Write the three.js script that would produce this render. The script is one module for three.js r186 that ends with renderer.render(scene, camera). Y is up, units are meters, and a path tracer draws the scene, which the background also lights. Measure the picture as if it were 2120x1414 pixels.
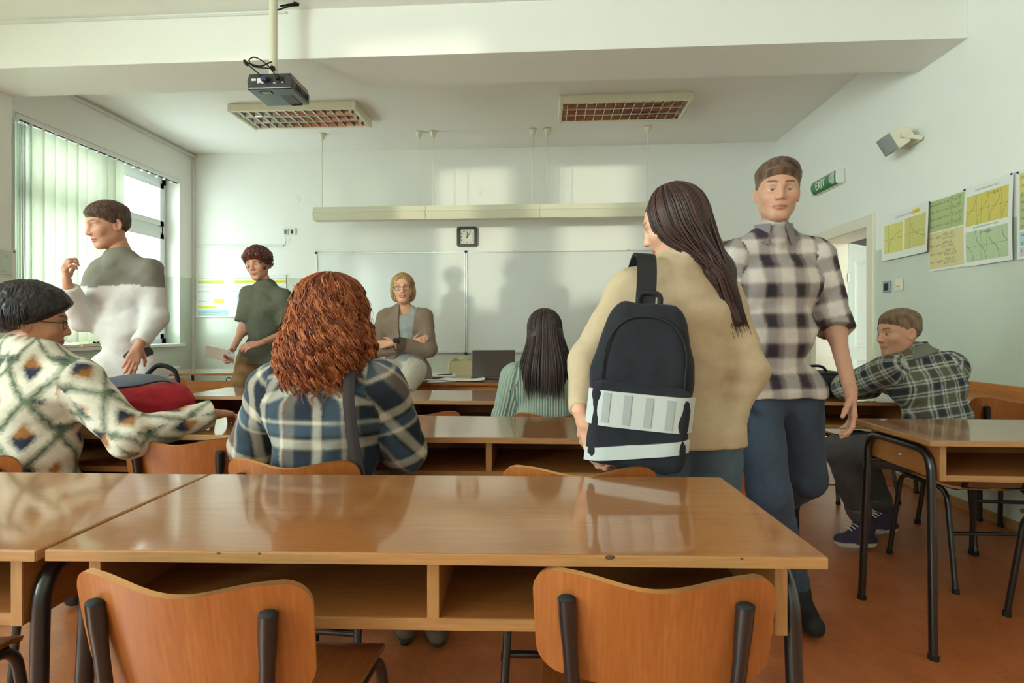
import * as THREE from 'three';
import { RoundedBoxGeometry } from 'three/addons/geometries/RoundedBoxGeometry.js';
import { mergeGeometries } from 'three/addons/utils/BufferGeometryUtils.js';
import { ImprovedNoise } from 'three/addons/math/ImprovedNoise.js';
import { RectAreaLightUniformsLib } from 'three/addons/lights/RectAreaLightUniformsLib.js';

// ---------------------------------------------------------------- camera, sky, sun, window light, exposure
const scene = new THREE.Scene();
const camera = new THREE.PerspectiveCamera(2 * Math.atan(707 / 1120) * 180 / Math.PI, 2120 / 1414, 0.05, 200);
camera.position.set(0, 1.135, 0);
camera.rotation.y = 3.5 * Math.PI / 180;
camera.setViewOffset(2120, 1414, 0, 22, 2120, 1414);          // rising-front lens: verticals stay vertical
scene.background = new THREE.Color(0.9, 1.0, 0.99);        // bright overcast sky
scene.backgroundIntensity = 2.6;
const renderer = new THREE.WebGLRenderer({ antialias: true });
renderer.toneMapping = THREE.LinearToneMapping;
renderer.toneMappingExposure = 1.82;
renderer.shadowMap.enabled = true;
RectAreaLightUniformsLib.init();
// low, weak winter sun through the windows behind the camera
const sun = new THREE.DirectionalLight(new THREE.Color(1.0, 0.89, 0.72), 0.85);
sun.position.set(-9.3, 1.2, 17.7); sun.target.position.set(0, 1.9, 0);
sun.shadow.radius = 3; sun.shadow.mapSize.set(2048, 2048);
Object.assign(sun.shadow.camera, { left: -12, right: 12, top: 8, bottom: -8, near: 0.5, far: 60 });
sun.name = 'sun'; scene.add(sun, sun.target);
// daylight in each window opening of the left wall: [z from, z to, y from, y to, strength]
const WIN = [[-6.17, -4.17, 0.98, 2.93], [-3.35, -1.25, 0.98, 2.93], [-0.61, 1.6, 0.98, 2.93], [2.15, 4.4, 0.98, 2.93]];
WIN.forEach(([a, b, y0, y1], i) => {
  const l = new THREE.RectAreaLight(new THREE.Color(0.87, 1.0, 0.985), [3.0, 9.0, 9.0, 9.0][i], b - a - 0.1, y1 - y0 - 0.1);
  l.position.set(-4.62, (y0 + y1) / 2, (a + b) / 2); l.rotation.y = -Math.PI / 2;
  l.name = 'window_daylight'; scene.add(l);
});
{ const l = new THREE.RectAreaLight(new THREE.Color(0.9, 1.0, 0.96), 2.4, 1.6, 1.8);   // window at the end of the corridor
  l.position.set(3.9, 1.6, -1.72); l.rotation.y = 0; l.name = 'corridor_window_daylight'; scene.add(l); }

// ---------------------------------------------------------------- helpers
const PI = Math.PI, V = (x, y, z) => new THREE.Vector3(x, y, z), v3 = (a) => new THREE.Vector3(a[0], a[1], a[2]);
let seed = 12345;
const rnd = () => { seed = (seed * 1664525 + 1013904223) >>> 0; return seed / 4294967296; };
const rr = (a, b) => a + (b - a) * rnd();
const clamp = (x, a, b) => Math.min(b, Math.max(a, x)), mix = (a, b, t) => a + (b - a) * t;
const ss = (a, b, x) => { const t = clamp((x - a) / (b - a), 0, 1); return t * t * (3 - 2 * t); };
const NZ = new ImprovedNoise(), noise = (x, y, z) => NZ.noise(x, y, z);
const fbm = (x, y, z) => noise(x, y, z) * 0.55 + noise(x * 2.1, y * 2.1, z * 2.1) * 0.3 + noise(x * 4.3, y * 4.3, z * 4.3) * 0.15;
const C = (r, g, b) => { const c = new THREE.Color().setRGB(r / 255, g / 255, b / 255, THREE.SRGBColorSpace); return [c.r, c.g, c.b]; };   // sRGB 0-255 -> linear
const mixc = (a, b, t) => [mix(a[0], b[0], t), mix(a[1], b[1], t), mix(a[2], b[2], t)];
const used = {};
function numbered(n) { used[n] = (used[n] ?? -1) + 1; return used[n] ? n + '_' + String(used[n]).padStart(3, '0') : n; }
function tag(o, label, category, group) { o.userData.label = label; o.userData.category = category; if (group) o.userData.group = group; return o; }
function thing(name, label, category, pos = [0, 0, 0], turn = 0, group) {
  const o = new THREE.Group(); o.name = numbered(name); o.position.set(...pos); o.rotation.y = turn; scene.add(o);
  return tag(o, label, category, group);
}
function struct(name, label) { const o = new THREE.Group(); o.name = name; o.userData = { kind: 'structure', label, category: name.split('_')[0] }; scene.add(o); return o; }
function part(name, geo, mat, parent, label) {
  if (Array.isArray(geo)) geo = merge(geo);
  const m = new THREE.Mesh(geo, mat); m.name = name; parent.add(m); if (label) m.userData.label = label; return m;
}
function clean(g) { g = g.index ? g.toNonIndexed() : g; for (const k of Object.keys(g.attributes)) if (!['position', 'normal', 'uv'].includes(k)) g.deleteAttribute(k);
  if (!g.attributes.uv) g.setAttribute('uv', new THREE.BufferAttribute(new Float32Array(g.attributes.position.count * 2), 2)); return g; }
const merge = (list) => mergeGeometries(list.map(clean));
function uvm(g, swap) {           // uv in metres, by the way each face points
  g = clean(g); const p = g.attributes.position, uv = g.attributes.uv, a = V(), b = V(), c = V();
  for (let i = 0; i < p.count; i += 3) {
    a.fromBufferAttribute(p, i); b.fromBufferAttribute(p, i + 1).sub(a); c.fromBufferAttribute(p, i + 2).sub(a); b.cross(c);
    const x = Math.abs(b.x), y = Math.abs(b.y), z = Math.abs(b.z);
    for (let k = 0; k < 3; k++) { const X = p.getX(i + k), Y = p.getY(i + k), Z = p.getZ(i + k);
      let q = y >= x && y >= z ? [X, Z] : z >= x ? [X, Y] : [Z, Y]; if (swap) q = [q[1], q[0]]; uv.setXY(i + k, q[0], q[1]); }
  }
  return g;
}
// box from corner to corner, with softened edges
function bx(x0, x1, y0, y1, z0, z1, r = 0.002, swap) {
  const w = x1 - x0, h = y1 - y0, d = z1 - z0, g = r > 0 ? new RoundedBoxGeometry(w, h, d, 1, Math.min(r, w / 2.1, h / 2.1, d / 2.1)) : new THREE.BoxGeometry(w, h, d);
  g.translate((x0 + x1) / 2, (y0 + y1) / 2, (z0 + z1) / 2); return uvm(g, swap);
}
function tube(pts, r, sides = 10, seg, closed = false) {
  const c = new THREE.CatmullRomCurve3(pts.map(v3), closed, 'centripetal'); const g = new THREE.TubeGeometry(c, seg ?? Math.max(4, pts.length * 5), r, sides, closed);
  const list = [clean(g)];
  if (!closed) for (const [p, q] of [[0, 1], [1, 0]]) { const s = new THREE.SphereGeometry(r, sides, 4); const a = c.getPointAt(p); s.translate(a.x, a.y, a.z); list.push(clean(s)); }
  return merge(list);
}
// polyline tube with rounded bends
function bent(pts, r, bend = 0.05, sides = 10) {
  const P = pts.map(v3), path = new THREE.CurvePath(); let cur = P[0].clone();
  for (let i = 1; i < P.length - 1; i++) {
    const a = P[i].clone().sub(P[i - 1]), b = P[i + 1].clone().sub(P[i]), t = Math.min(bend, a.length() / 2.05, b.length() / 2.05);
    const s = P[i].clone().addScaledVector(a.normalize(), -t), e = P[i].clone().addScaledVector(b.normalize(), t);
    path.add(new THREE.LineCurve3(cur, s)); path.add(new THREE.QuadraticBezierCurve3(s, P[i].clone(), e)); cur = e;
  }
  path.add(new THREE.LineCurve3(cur, P[P.length - 1]));
  const pl = []; path.curves.forEach((c, i) => { const n = c.isLineCurve3 ? 1 : 7; for (let k = 0; k < n; k++) pl.push(c.getPoint(k / n)); }); pl.push(P[P.length - 1].clone());
  return sweep(pl, () => r, sides);
}
// straight-forward tube through given points (parallel transport), flat caps
function sweep(pl, rad, sides = 8, flat = 1) {
  const n = pl.length, pos = [], nor = [], uv = [], idx = []; let up = Math.abs(pl[1].clone().sub(pl[0]).normalize().y) > 0.9 ? V(1, 0, 0) : V(0, 1, 0), len = 0;
  for (let i = 0; i < n; i++) {
    const t = pl[Math.min(i + 1, n - 1)].clone().sub(pl[Math.max(i - 1, 0)]).normalize(), s = V().crossVectors(up, t).normalize(); up = V().crossVectors(t, s).normalize();
    if (i) len += pl[i].distanceTo(pl[i - 1]);
    const r = rad(i / (n - 1));
    for (let k = 0; k <= sides; k++) { const a = k / sides * 2 * PI, d = s.clone().multiplyScalar(Math.cos(a)).addScaledVector(up, Math.sin(a) * flat);
      pos.push(pl[i].x + d.x * r, pl[i].y + d.y * r, pl[i].z + d.z * r); d.normalize(); nor.push(d.x, d.y, d.z); uv.push(a / 2 / PI * 0.1, len); }
    if (i) for (let k = 0; k < sides; k++) { const a = (i - 1) * (sides + 1) + k, b = a + sides + 1; idx.push(a, a + 1, b, b, a + 1, b + 1); }
  }
  for (const e of [0, n - 1]) { const t = pl[e].clone().sub(pl[e ? e - 1 : 1]).normalize(), c = pos.length / 3, o = e * (sides + 1);
    pos.push(pl[e].x, pl[e].y, pl[e].z); nor.push(t.x, t.y, t.z); uv.push(0, 0);
    for (let k = 0; k <= sides; k++) { pos.push(pos[(o + k) * 3], pos[(o + k) * 3 + 1], pos[(o + k) * 3 + 2]); nor.push(t.x, t.y, t.z); uv.push(0, 0); }
    for (let k = 0; k < sides; k++) e ? idx.push(c, c + 1 + k, c + 2 + k) : idx.push(c, c + 2 + k, c + 1 + k); }
  const g = new THREE.BufferGeometry(); g.setAttribute('position', new THREE.Float32BufferAttribute(pos, 3)); g.setAttribute('normal', new THREE.Float32BufferAttribute(nor, 3));
  g.setAttribute('uv', new THREE.Float32BufferAttribute(uv, 2)); g.setIndex(idx); return g;
}
// thin curved sheet from f(u,v) -> [x,y,z], u,v in 0..1, thickness t along its normal; materials: faces, rim
function slab(f, nu, nv, t) {
  const pts = [], nor = [];
  for (let j = 0; j <= nv; j++) for (let i = 0; i <= nu; i++) {
    const u = i / nu, v = j / nv, e = 1e-3, p = v3(f(u, v)), a = v3(f(Math.min(u + e, 1), v)).sub(v3(f(Math.max(u - e, 0), v))), b = v3(f(u, Math.min(v + e, 1))).sub(v3(f(u, Math.max(v - e, 0))));
    pts.push(p); nor.push(V().crossVectors(a, b).normalize()); }
  const P = [], N = [], U = [], I = [], I2 = [], W = nu + 1;
  for (const s of [1, -1]) pts.forEach((p, k) => { const q = p.clone().addScaledVector(nor[k], s * t / 2); P.push(q.x, q.y, q.z); N.push(nor[k].x * s, nor[k].y * s, nor[k].z * s); U.push(p.y + p.z * 0.8, p.x); });
  const M = pts.length;
  for (let j = 0; j < nv; j++) for (let i = 0; i < nu; i++) { const a = j * W + i; I.push(a, a + 1, a + W, a + 1, a + W + 1, a + W); const b = a + M; I.push(b, b + W, b + 1, b + 1, b + W, b + W + 1); }
  const ring = []; for (let i = 0; i <= nu; i++) ring.push(i); for (let j = 1; j <= nv; j++) ring.push(j * W + nu); for (let i = nu - 1; i >= 0; i--) ring.push(nv * W + i); for (let j = nv - 1; j >= 1; j--) ring.push(j * W);
  const cen = V(); pts.forEach((p) => cen.addScaledVector(p, 1 / M)); const base = P.length / 3;
  ring.forEach((k) => { const o = pts[k].clone().sub(cen); o.addScaledVector(nor[k], -o.dot(nor[k])).normalize();
    for (const s of [1, -1]) { const q = pts[k].clone().addScaledVector(nor[k], s * t / 2); P.push(q.x, q.y, q.z); N.push(o.x, o.y, o.z); U.push(q.x + q.y, s * t / 2); } });
  for (let k = 0; k < ring.length; k++) { const a = base + k * 2, b = base + ((k + 1) % ring.length) * 2; I2.push(a, a + 1, b, b, a + 1, b + 1); }
  const g = new THREE.BufferGeometry(); g.setAttribute('position', new THREE.Float32BufferAttribute(P, 3)); g.setAttribute('normal', new THREE.Float32BufferAttribute(N, 3)); g.setAttribute('uv', new THREE.Float32BufferAttribute(U, 2));
  g.setIndex([...I, ...I2]); g.addGroup(0, I.length, 0); g.addGroup(I.length, I2.length, 1); return g;
}
const cyl = (r0, r1, h, n = 20) => new THREE.CylinderGeometry(r0, r1, h, n);
function place(g, x, y, z, rx = 0, ry = 0, rz = 0) { g = g.clone(); g.applyMatrix4(new THREE.Matrix4().compose(V(x, y, z), new THREE.Quaternion().setFromEuler(new THREE.Euler(rx, ry, rz)), V(1, 1, 1))); return g; }

// ---------------------------------------------------------------- textures and materials
function dataTex(n, m, fn, srgb = true) {
  const d = new Uint8Array(n * m * 4); for (let j = 0; j < m; j++) for (let i = 0; i < n; i++) { const c = fn(i / n, j / m); for (let k = 0; k < 3; k++) d[(j * n + i) * 4 + k] = clamp(c[k], 0, 255); d[(j * n + i) * 4 + 3] = 255; }
  const t = new THREE.DataTexture(d, n, m); t.wrapS = t.wrapT = THREE.RepeatWrapping; t.magFilter = THREE.LinearFilter; t.minFilter = THREE.LinearFilter; if (srgb) t.colorSpace = THREE.SRGBColorSpace; t.needsUpdate = true; return t;
}
// grain runs along u; one tile is a metre
const per = (f, u, v) => { const a = ss(0.88, 1, u), b = ss(0.88, 1, v), g = (x, y) => f(x, y); return mix(mix(g(u, v), g(u - 1, v), a), mix(g(u, v - 1), g(u - 1, v - 1), a), b); };
function wood(base, dark, light, k = 1, s = 0) {
  return dataTex(512, 512, (u, v) => {
    const g = 0.75 * per((x, y) => fbm(x * 2.6 + s, y * 80 * k, s + 3.3) * 0.7 + noise(x * 12 + s, y * 230, 7) * 0.7 + noise(x * 2.5, y * 9 + s, 2) * 0.4 + noise(x * 30, y * 120, s) * 0.3, u, v);
    return g > 0 ? [0, 1, 2].map((c) => mix(base[c], light[c], clamp(g * 1.1, 0, 1))) : [0, 1, 2].map((c) => mix(base[c], dark[c], clamp(-g * 1.1, 0, 1)));
  });
}
const T = {
  desk: wood([162, 102, 48], [140, 82, 34], [178, 120, 62], 1, 0), edge: wood([172, 124, 74], [150, 102, 56], [190, 144, 94], 1, 5),
  chair: wood([164, 95, 43], [144, 77, 30], [182, 114, 58], 0.8, 11), orange: wood([196, 120, 52], [172, 98, 38], [212, 140, 70], 0.7, 17),
  floor: dataTex(1024, 1024, (u, v) => { const g = per((x, y) => fbm(x * 9, y * 9, 1.5) * 0.8 + noise(x * 60, y * 60, 4) * 0.35 + noise(x * 170, y * 170, 9) * 0.3, u, v); return [190 + g * 30, 108 + g * 22, 60 + g * 16]; }),
  wall: dataTex(512, 512, (u, v) => { const g = per((x, y) => fbm(x * 30, y * 30, 2) * 0.6 + noise(x * 120, y * 120, 5) * 0.4, u, v), w = 128 + g * 90; return [w, w, w]; }, false),
  weave: dataTex(256, 256, (u, v) => { const w = 128 + 60 * Math.sin(u * PI * 2 * 32) * Math.sin(v * PI * 2 * 32) + 30 * noise(u * 40, v * 40, 1); return [w, w, w]; }, false),
};
const PM = (o) => new THREE.MeshPhysicalMaterial(o), SM = (o) => new THREE.MeshStandardMaterial(o), hex = (r, g, b) => new THREE.Color().setRGB(r / 255, g / 255, b / 255, THREE.SRGBColorSpace);
const M = {
  wall: SM({ color: hex(240, 240, 234), roughness: 0.85, bumpMap: T.wall, bumpScale: 0.0006 }),
  dado: PM({ color: hex(204, 211, 197), roughness: 0.32, bumpMap: T.wall, bumpScale: 0.0009, clearcoat: 0.5, clearcoatRoughness: 0.14 }),
  ceil: SM({ color: hex(243, 243, 237), roughness: 0.9, bumpMap: T.wall, bumpScale: 0.0005 }),
  floor: PM({ map: T.floor, roughness: 0.38, clearcoat: 0.35, clearcoatRoughness: 0.25, bumpMap: T.wall, bumpScale: 0.0005 }),
  podium: PM({ color: hex(226, 190, 150), map: T.orange, roughness: 0.35, clearcoat: 0.4, clearcoatRoughness: 0.2 }),
  desk: PM({ map: T.desk, roughness: 0.3, clearcoat: 1, clearcoatRoughness: 0.07, bumpMap: T.wall, bumpScale: 0.00025 }),
  edge: PM({ map: T.edge, roughness: 0.45, clearcoat: 0.2, clearcoatRoughness: 0.3 }),
  inner: SM({ map: T.desk, roughness: 0.55 }),
  chair: PM({ map: T.chair, roughness: 0.36, clearcoat: 0.5, clearcoatRoughness: 0.22 }),
  ply: SM({ map: T.edge, color: hex(250, 238, 220), roughness: 0.6 }),
  orange: PM({ map: T.orange, roughness: 0.4, clearcoat: 0.3, clearcoatRoughness: 0.25 }),
  black: PM({ color: hex(22, 21, 24), roughness: 0.32, clearcoat: 0.6, clearcoatRoughness: 0.2 }),
  rubber: SM({ color: hex(24, 24, 25), roughness: 0.8 }), cream: SM({ color: hex(228, 224, 200), roughness: 0.5 }), white: SM({ color: hex(236, 237, 232), roughness: 0.45 }),
  plastic: PM({ color: hex(222, 224, 216), roughness: 0.35 }), board: PM({ color: hex(224, 228, 224), roughness: 0.3, clearcoat: 0.35, clearcoatRoughness: 0.12 }), alu: SM({ color: hex(190, 193, 190), roughness: 0.35, metalness: 0.8 }),
  mirror: SM({ color: hex(225, 226, 224), roughness: 0.12, metalness: 1 }), dark: SM({ color: hex(40, 40, 42), roughness: 0.6 }), pvc: PM({ color: hex(236, 240, 238), roughness: 0.3 }),
  glass: PM({ color: hex(250, 255, 253), roughness: 0, transmission: 1, thickness: 0, ior: 1.45 }),
  slat: PM({ color: hex(238, 241, 230), roughness: 1, transmission: 0.42, thickness: 0, side: THREE.DoubleSide }),
  door: PM({ color: hex(226, 240, 230), roughness: 0.35, clearcoat: 0.3 }), trim: PM({ color: hex(232, 228, 206), roughness: 0.4, clearcoat: 0.3 }),
  paper: SM({ color: hex(238, 238, 234), roughness: 0.9, side: THREE.DoubleSide }),
};
// ---------------------------------------------------------------- the room: x -4.33..2.66, z -6.42..5.2, ceiling 3.315
const XL = -4.33, XR = 2.66, ZF = -6.42, ZB = 5.2, H = 3.315, DADO = 1.78;
{
  const f = struct('floor', 'reddish brown linoleum floor'); part('linoleum', bx(-4.63, 5.2, -0.2, 0, -9.2, 5.5, 0), M.floor, f);
  part('front_strip', bx(XL, XR, 0.0, 0.005, ZF, -4.12, 0.001, true), M.podium, f, 'lighter orange floor strip before the front wall');
  const c = struct('ceiling', 'white ceiling'); part('slab', bx(-4.63, 2.96, H, H + 0.2, ZF - 0.3, 5.5, 0), M.ceil, c);
  const b = struct('trim_1', 'white ceiling beam crossing the room'); part('beam', bx(XL, XR, 2.98, H + 0.02, -4.02, -3.575, 0.004), M.ceil, b);
  part('pilaster', bx(XL - 0.01, -4.2, 0, 2.985, -4.02, -3.575, 0.004), M.wall, b);
  const w = struct('wall_front', 'front wall, white above a pale green glossy dado');
  part('upper_wall', bx(-4.63, 2.96, DADO, H, ZF - 0.3, ZF, 0), M.wall, w); part('painted_dado', bx(-4.63, 2.96, 0, DADO, ZF - 0.3, ZF + 0.002, 0), M.dado, w);
  const k = struct('wall_back', 'back wall behind the camera'); part('upper_wall', bx(-4.63, 2.96, DADO, H, ZB, ZB + 0.3, 0), M.wall, k); part('painted_dado', bx(-4.63, 2.96, 0, DADO, ZB - 0.002, ZB + 0.3, 0), M.dado, k);
  // left wall with its four openings
  const l = struct('wall_left', 'left wall with windows, white above a pale green dado'), X0 = XL - 0.3, up = [], lo = [];
  lo.push(bx(X0, XL, 0, 0.98, ZF, ZB, 0)); up.push(bx(X0, XL, 2.93, H, ZF, ZB, 0));
  let z = ZF; for (const [a, e] of [...WIN.map((q) => [q[0], q[1]]), [ZB, ZB]]) { if (a - z > 0.01) { lo.push(bx(X0, XL, 0.98, DADO, z, a, 0)); up.push(bx(X0, XL, DADO, 2.93, z, a, 0)); } z = e; }
  part('wing_wall', bx(-6.4, -4.63, -4, 4.2, -3.8, -3.55, 0), M.wall, l, 'outside wing wall beside the front window'); part('upper_wall', up, M.wall, l); part('painted_dado', lo, M.dado, l);
  // right wall with the door opening z -5.46..-4.62
  const r = struct('wall_right', 'right wall, white above a pale green glossy dado'), X1 = XR + 0.27;
  part('upper_wall', [bx(XR, X1, DADO, H, ZF, -5.46, 0), bx(XR, X1, 2.0, H, -5.46, -4.62, 0), bx(XR, X1, DADO, H, -4.62, ZB, 0)], M.wall, r);
  part('painted_dado', [bx(XR, X1, 0, DADO, ZF, -5.46, 0), bx(XR, X1, 0, DADO, -4.62, ZB, 0)], M.dado, r);
  const bb = struct('baseboard_right', 'brown baseboard along the right wall'); part('board', bx(XR - 0.014, XR, 0, 0.06, -4.52, ZB, 0.003), M.edge, bb);
  const tr = struct('trim_2', 'orange wooden rail along the right wall'); part('rail', bx(XR - 0.022, XR, 0.745, 0.822, -4.45, ZB, 0.004), M.orange, tr);
  const dr = struct('door_1', 'open white panelled door in a cream frame');
  part('casing', [bx(XR - 0.022, XR + 0.01, 0, 2.085, -5.548, -5.455, 0.006), bx(XR - 0.022, XR + 0.01, 0, 2.085, -4.625, -4.53, 0.006), bx(XR - 0.02, XR + 0.01, 1.99, 2.085, -5.5, -4.58, 0.006)], M.trim, dr, 'cream door casing');
  part('jamb', [bx(XR, X1 + 0.01, 0, 2.0, -5.475, -5.452, 0.002), bx(XR, X1 + 0.01, 0, 2.0, -4.628, -4.605, 0.002), bx(XR, X1 + 0.01, 1.985, 2.01, -5.47, -4.61, 0.002)], M.trim, dr, 'cream door jamb');
  const leaf = new THREE.Group(); leaf.name = 'leaf'; leaf.position.set(X1 + 0.01, 0, -5.45); leaf.rotation.y = 0.62; dr.add(leaf);
  part('panel', bx(0, 0.83, 0.01, 1.985, -0.02, 0.02, 0.003), M.door, leaf);
  for (const [x0, x1, y0, y1, arch] of [[0.1, 0.73, 0.98, 1.8, 1], [0.1, 0.73, 0.16, 0.84, 0]]) {
    const pts = [[x0, y0], [x1, y0], [x1, y1]]; if (arch) { for (let i = 1; i < 12; i++) { const t = i / 12; pts.push([mix(x1, x0, t), y1 + 0.09 * Math.sin(t * PI) ** 2]); } } pts.push([x0, y1]);
    part('moulding', sweepClosed(pts.map(([x, y]) => [x, y, 0.021]), 0.009), M.door, leaf);
    part('moulding', sweepClosed(pts.map(([x, y]) => [mix(x, (x0 + x1) / 2, 0.1), mix(y, (y0 + y1) / 2, 0.07), 0.02]), 0.005), M.door, leaf);
  }
  part('handle', bent([[0.76, 1.05, 0.02], [0.76, 1.05, 0.07], [0.65, 1.05, 0.07]], 0.009, 0.02), M.alu, leaf);
  for (const y of [0.3, 1.65]) part('hinge', place(cyl(0.008, 0.008, 0.09, 10), X1 + 0.012, y, -5.44), M.alu, dr);
  // corridor beyond the door
  const co = struct('wall_corridor', 'pale corridor beyond the door');
  part('far_wall', bx(4.9, 5.1, 0, 3.2, -9, -1.4, 0), M.wall, co); part('near_wall', bx(X1 - 0.01, X1 + 0.0, 0, 3.2, -9, ZF, 0), M.wall, co); part('end_wall', bx(X1, 5, 0, 3.2, -9.2, -9, 0), M.wall, co);
  part('window_wall', [bx(X1, 3.1, 0, 3.2, -1.6, -1.4, 0), bx(4.7, 5, 0, 3.2, -1.6, -1.4, 0), bx(3.1, 4.7, 0, 0.7, -1.6, -1.4, 0), bx(3.1, 4.7, 2.5, 3.2, -1.6, -1.4, 0)], M.wall, co);
  part('corridor_ceiling', bx(X1, 5.1, 2.62, 2.7, -9.2, -1.4, 0), M.wall, co);
  const gr = []; for (let i = 0; i < 9; i++) gr.push(bx(3.0, 4.85, 2.55, 2.6, -8.6 + i * 0.28, -8.56 + i * 0.28, 0)); for (let i = 0; i < 6; i++) gr.push(bx(3.1 + i * 0.32, 3.13 + i * 0.32, 2.55, 2.6, -8.7, -5.8, 0));
  part('ceiling_grid', gr, M.dark, co);
}
function sweepClosed(pts, r) { const P = pts.map(v3); P.push(P[0].clone()); return merge(P.slice(1).map((p, i) => sweep([P[i], p], () => r, 6))); }
// ---- windows
WIN.forEach(([a, b, y0, y1], i) => {
  const w = struct('window_' + (i + 1), ['white framed window half covered by vertical blinds', 'white framed window beside the desks', 'white framed window behind the camera', 'white framed window near the back wall'][i]);
  const xa = -4.57, xb = -4.5, m = (a + b) / 2, fr = [bx(xa, xb, y0, y0 + 0.07, a, b), bx(xa, xb, y1 - 0.08, y1, a, b), bx(xa, xb, y0, y1, a, a + 0.07), bx(xa, xb, y0, y1, b - 0.07, b), ...(i < 2 ? [bx(xa, xb, y0, y1, m - 0.045, m + 0.045)] : [])];
  part('frame', fr, M.pvc, w);
  for (const [c, d] of i < 2 ? [[a + 0.06, m - 0.04], [m + 0.04, b - 0.06]] : [[a + 0.06, b - 0.06]]) for (const [e, f] of i < 2 ? [[y0 + 0.06, 2.27], [2.36, y1 - 0.07]] : [[y0 + 0.06, y1 - 0.07]]) {
    const s = part('sash', [bx(xa + 0.01, xb + 0.02, e, e + 0.06, c, d), bx(xa + 0.01, xb + 0.02, f - 0.06, f, c, d), bx(xa + 0.01, xb + 0.02, e, f, c, c + 0.06), bx(xa + 0.01, xb + 0.02, e, f, d - 0.06, d)], M.pvc, w);
    part('pane', bx(xa + 0.03, xa + 0.034, e + 0.05, f - 0.05, c + 0.05, d - 0.05, 0), M.glass, s);
    part('gasket', [bx(xb + 0.0205, xb + 0.0215, e + 0.058, e + 0.062, c + 0.058, d - 0.058, 0), bx(xb + 0.0205, xb + 0.0215, f - 0.062, f - 0.058, c + 0.058, d - 0.058, 0), bx(xb + 0.0205, xb + 0.0215, e + 0.058, f - 0.058, d - 0.062, d - 0.058, 0), bx(xb + 0.0205, xb + 0.0215, e + 0.058, f - 0.058, c + 0.058, c + 0.062, 0)], M.dark, s);
  }
  if (i < 2) for (const c of [a, m]) part('transom', bx(xa, xb, 2.265, 2.365, c + 0.05, c + (b - a) / 2 - 0.05), M.pvc, w);
  part('sill', bx(-4.52, XL + 0.055, y0 - 0.03, y0 + 0.006, a - 0.03, b + 0.03, 0.006), M.pvc, w);
});
// ---- vertical blind on the visible window
{
  const bl = thing('vertical_blind', 'pale green vertical slat blind drawn over the front left window', 'blind', [-4.345, 0, 0]);
  part('rail', [bx(-0.02, 0.02, 2.885, 2.925, -6.16, -4.18, 0.003)], M.white, bl);
  const edges = [-4.33, -4.428, -4.545, -4.667, -4.77, -4.877, -5.006, -5.111, -5.208, -5.335];
  const slat = (z, w, turn) => { const n = 6, g = slab((u, v) => [(u - 0.5) * w, mix(1.03, 2.862, v), 0.007 * Math.sin(u * PI)], n, 6, 0.0012); const m = part('slat', g, [M.slat, M.slat], bl); m.position.z = z; m.rotation.y = PI / 2 + turn; return m; };
  for (let i = 0; i < 9; i++) slat((edges[i] + edges[i + 1]) / 2, 0.124, -0.14 - 0.05 * Math.sin(i * 2.3));
  for (let i = 0; i < 6; i++) slat(-4.195 - i * 0.024, 0.115, 0.95 + 0.12 * Math.sin(i * 3.1));
  for (let i = 0; i < 17; i++) part('carrier', bx(-0.012, 0.012, 2.86, 2.888, -4.2 - i * 0.115 - 0.012, -4.2 - i * 0.115 + 0.012, 0.002), M.white, bl);
  part('shadow_gap', bx(-0.008, 0.008, 2.876, 2.886, -6.15, -4.19, 0), M.dark, bl, 'dark slot under the rail');
  part('chain', tube([[0.03, 2.86, -4.21], [0.035, 1.9, -4.215], [0.03, 1.12, -4.22], [0.03, 1.9, -4.235], [0.03, 2.86, -4.235]], 0.0025, 6, 40), M.white, bl);
  const pts = []; for (let i = 0; i <= 24; i++) pts.push([0.01, 1.035 - 0.02 * Math.abs(Math.sin(i * PI / 2)), -4.22 - i * 0.046]); part('bottom_chain', tube(pts, 0.002, 5, 60), M.white, bl);
}
{
  const bl = thing('vertical_blind', 'pale vertical slat blind closed over the window left of the camera', 'blind', [-4.345, 0, 0]); part('rail', bx(-0.02, 0.02, 2.885, 2.925, -3.36, -1.24, 0.003), M.white, bl);
  for (let i = 0; i < 18; i++) { const m = part('slat', slab((u, v) => [(u - 0.5) * 0.126, mix(1.03, 2.875, v), 0.007 * Math.sin(u * PI)], 4, 4, 0.0012), [M.slat, M.slat], bl); m.position.z = -3.29 + i * 0.1165; m.rotation.y = PI / 2 - 0.12; }
}
// ---- building across the street
{
  const b = thing('building', 'pale building facade seen through the window', 'building', [-15, 0, -20]);
  const fm = SM({ color: hex(232, 230, 224), roughness: 0.9 }), gm = PM({ color: hex(120, 135, 140), roughness: 0.15 });
  part('facade', bx(-3, 0, -8, 11, -10, 9, 0), fm, b); for (const y of [0.9, 4.2, 7.5]) part('ledge', bx(0, 0.35, y, y + 0.22, -10, 9, 0.01), fm, b);
  for (const y of [-1.6, 1.9, 5.2]) for (let i = 0; i < 5; i++) { const w = part('window', [bx(-0.02, 0.08, y, y + 1.7, -8 + i * 3.4, -7.9 + i * 3.4), bx(-0.02, 0.08, y, y + 1.7, -6.7 + i * 3.4, -6.6 + i * 3.4), bx(-0.02, 0.08, y, y + 0.1, -8 + i * 3.4, -6.6 + i * 3.4), bx(-0.02, 0.08, y + 1.6, y + 1.7, -8 + i * 3.4, -6.6 + i * 3.4)], fm, b); part('pane', bx(0, 0.02, y + 0.1, y + 1.6, -7.9 + i * 3.4, -6.7 + i * 3.4, 0), gm, w); }
}
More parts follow.
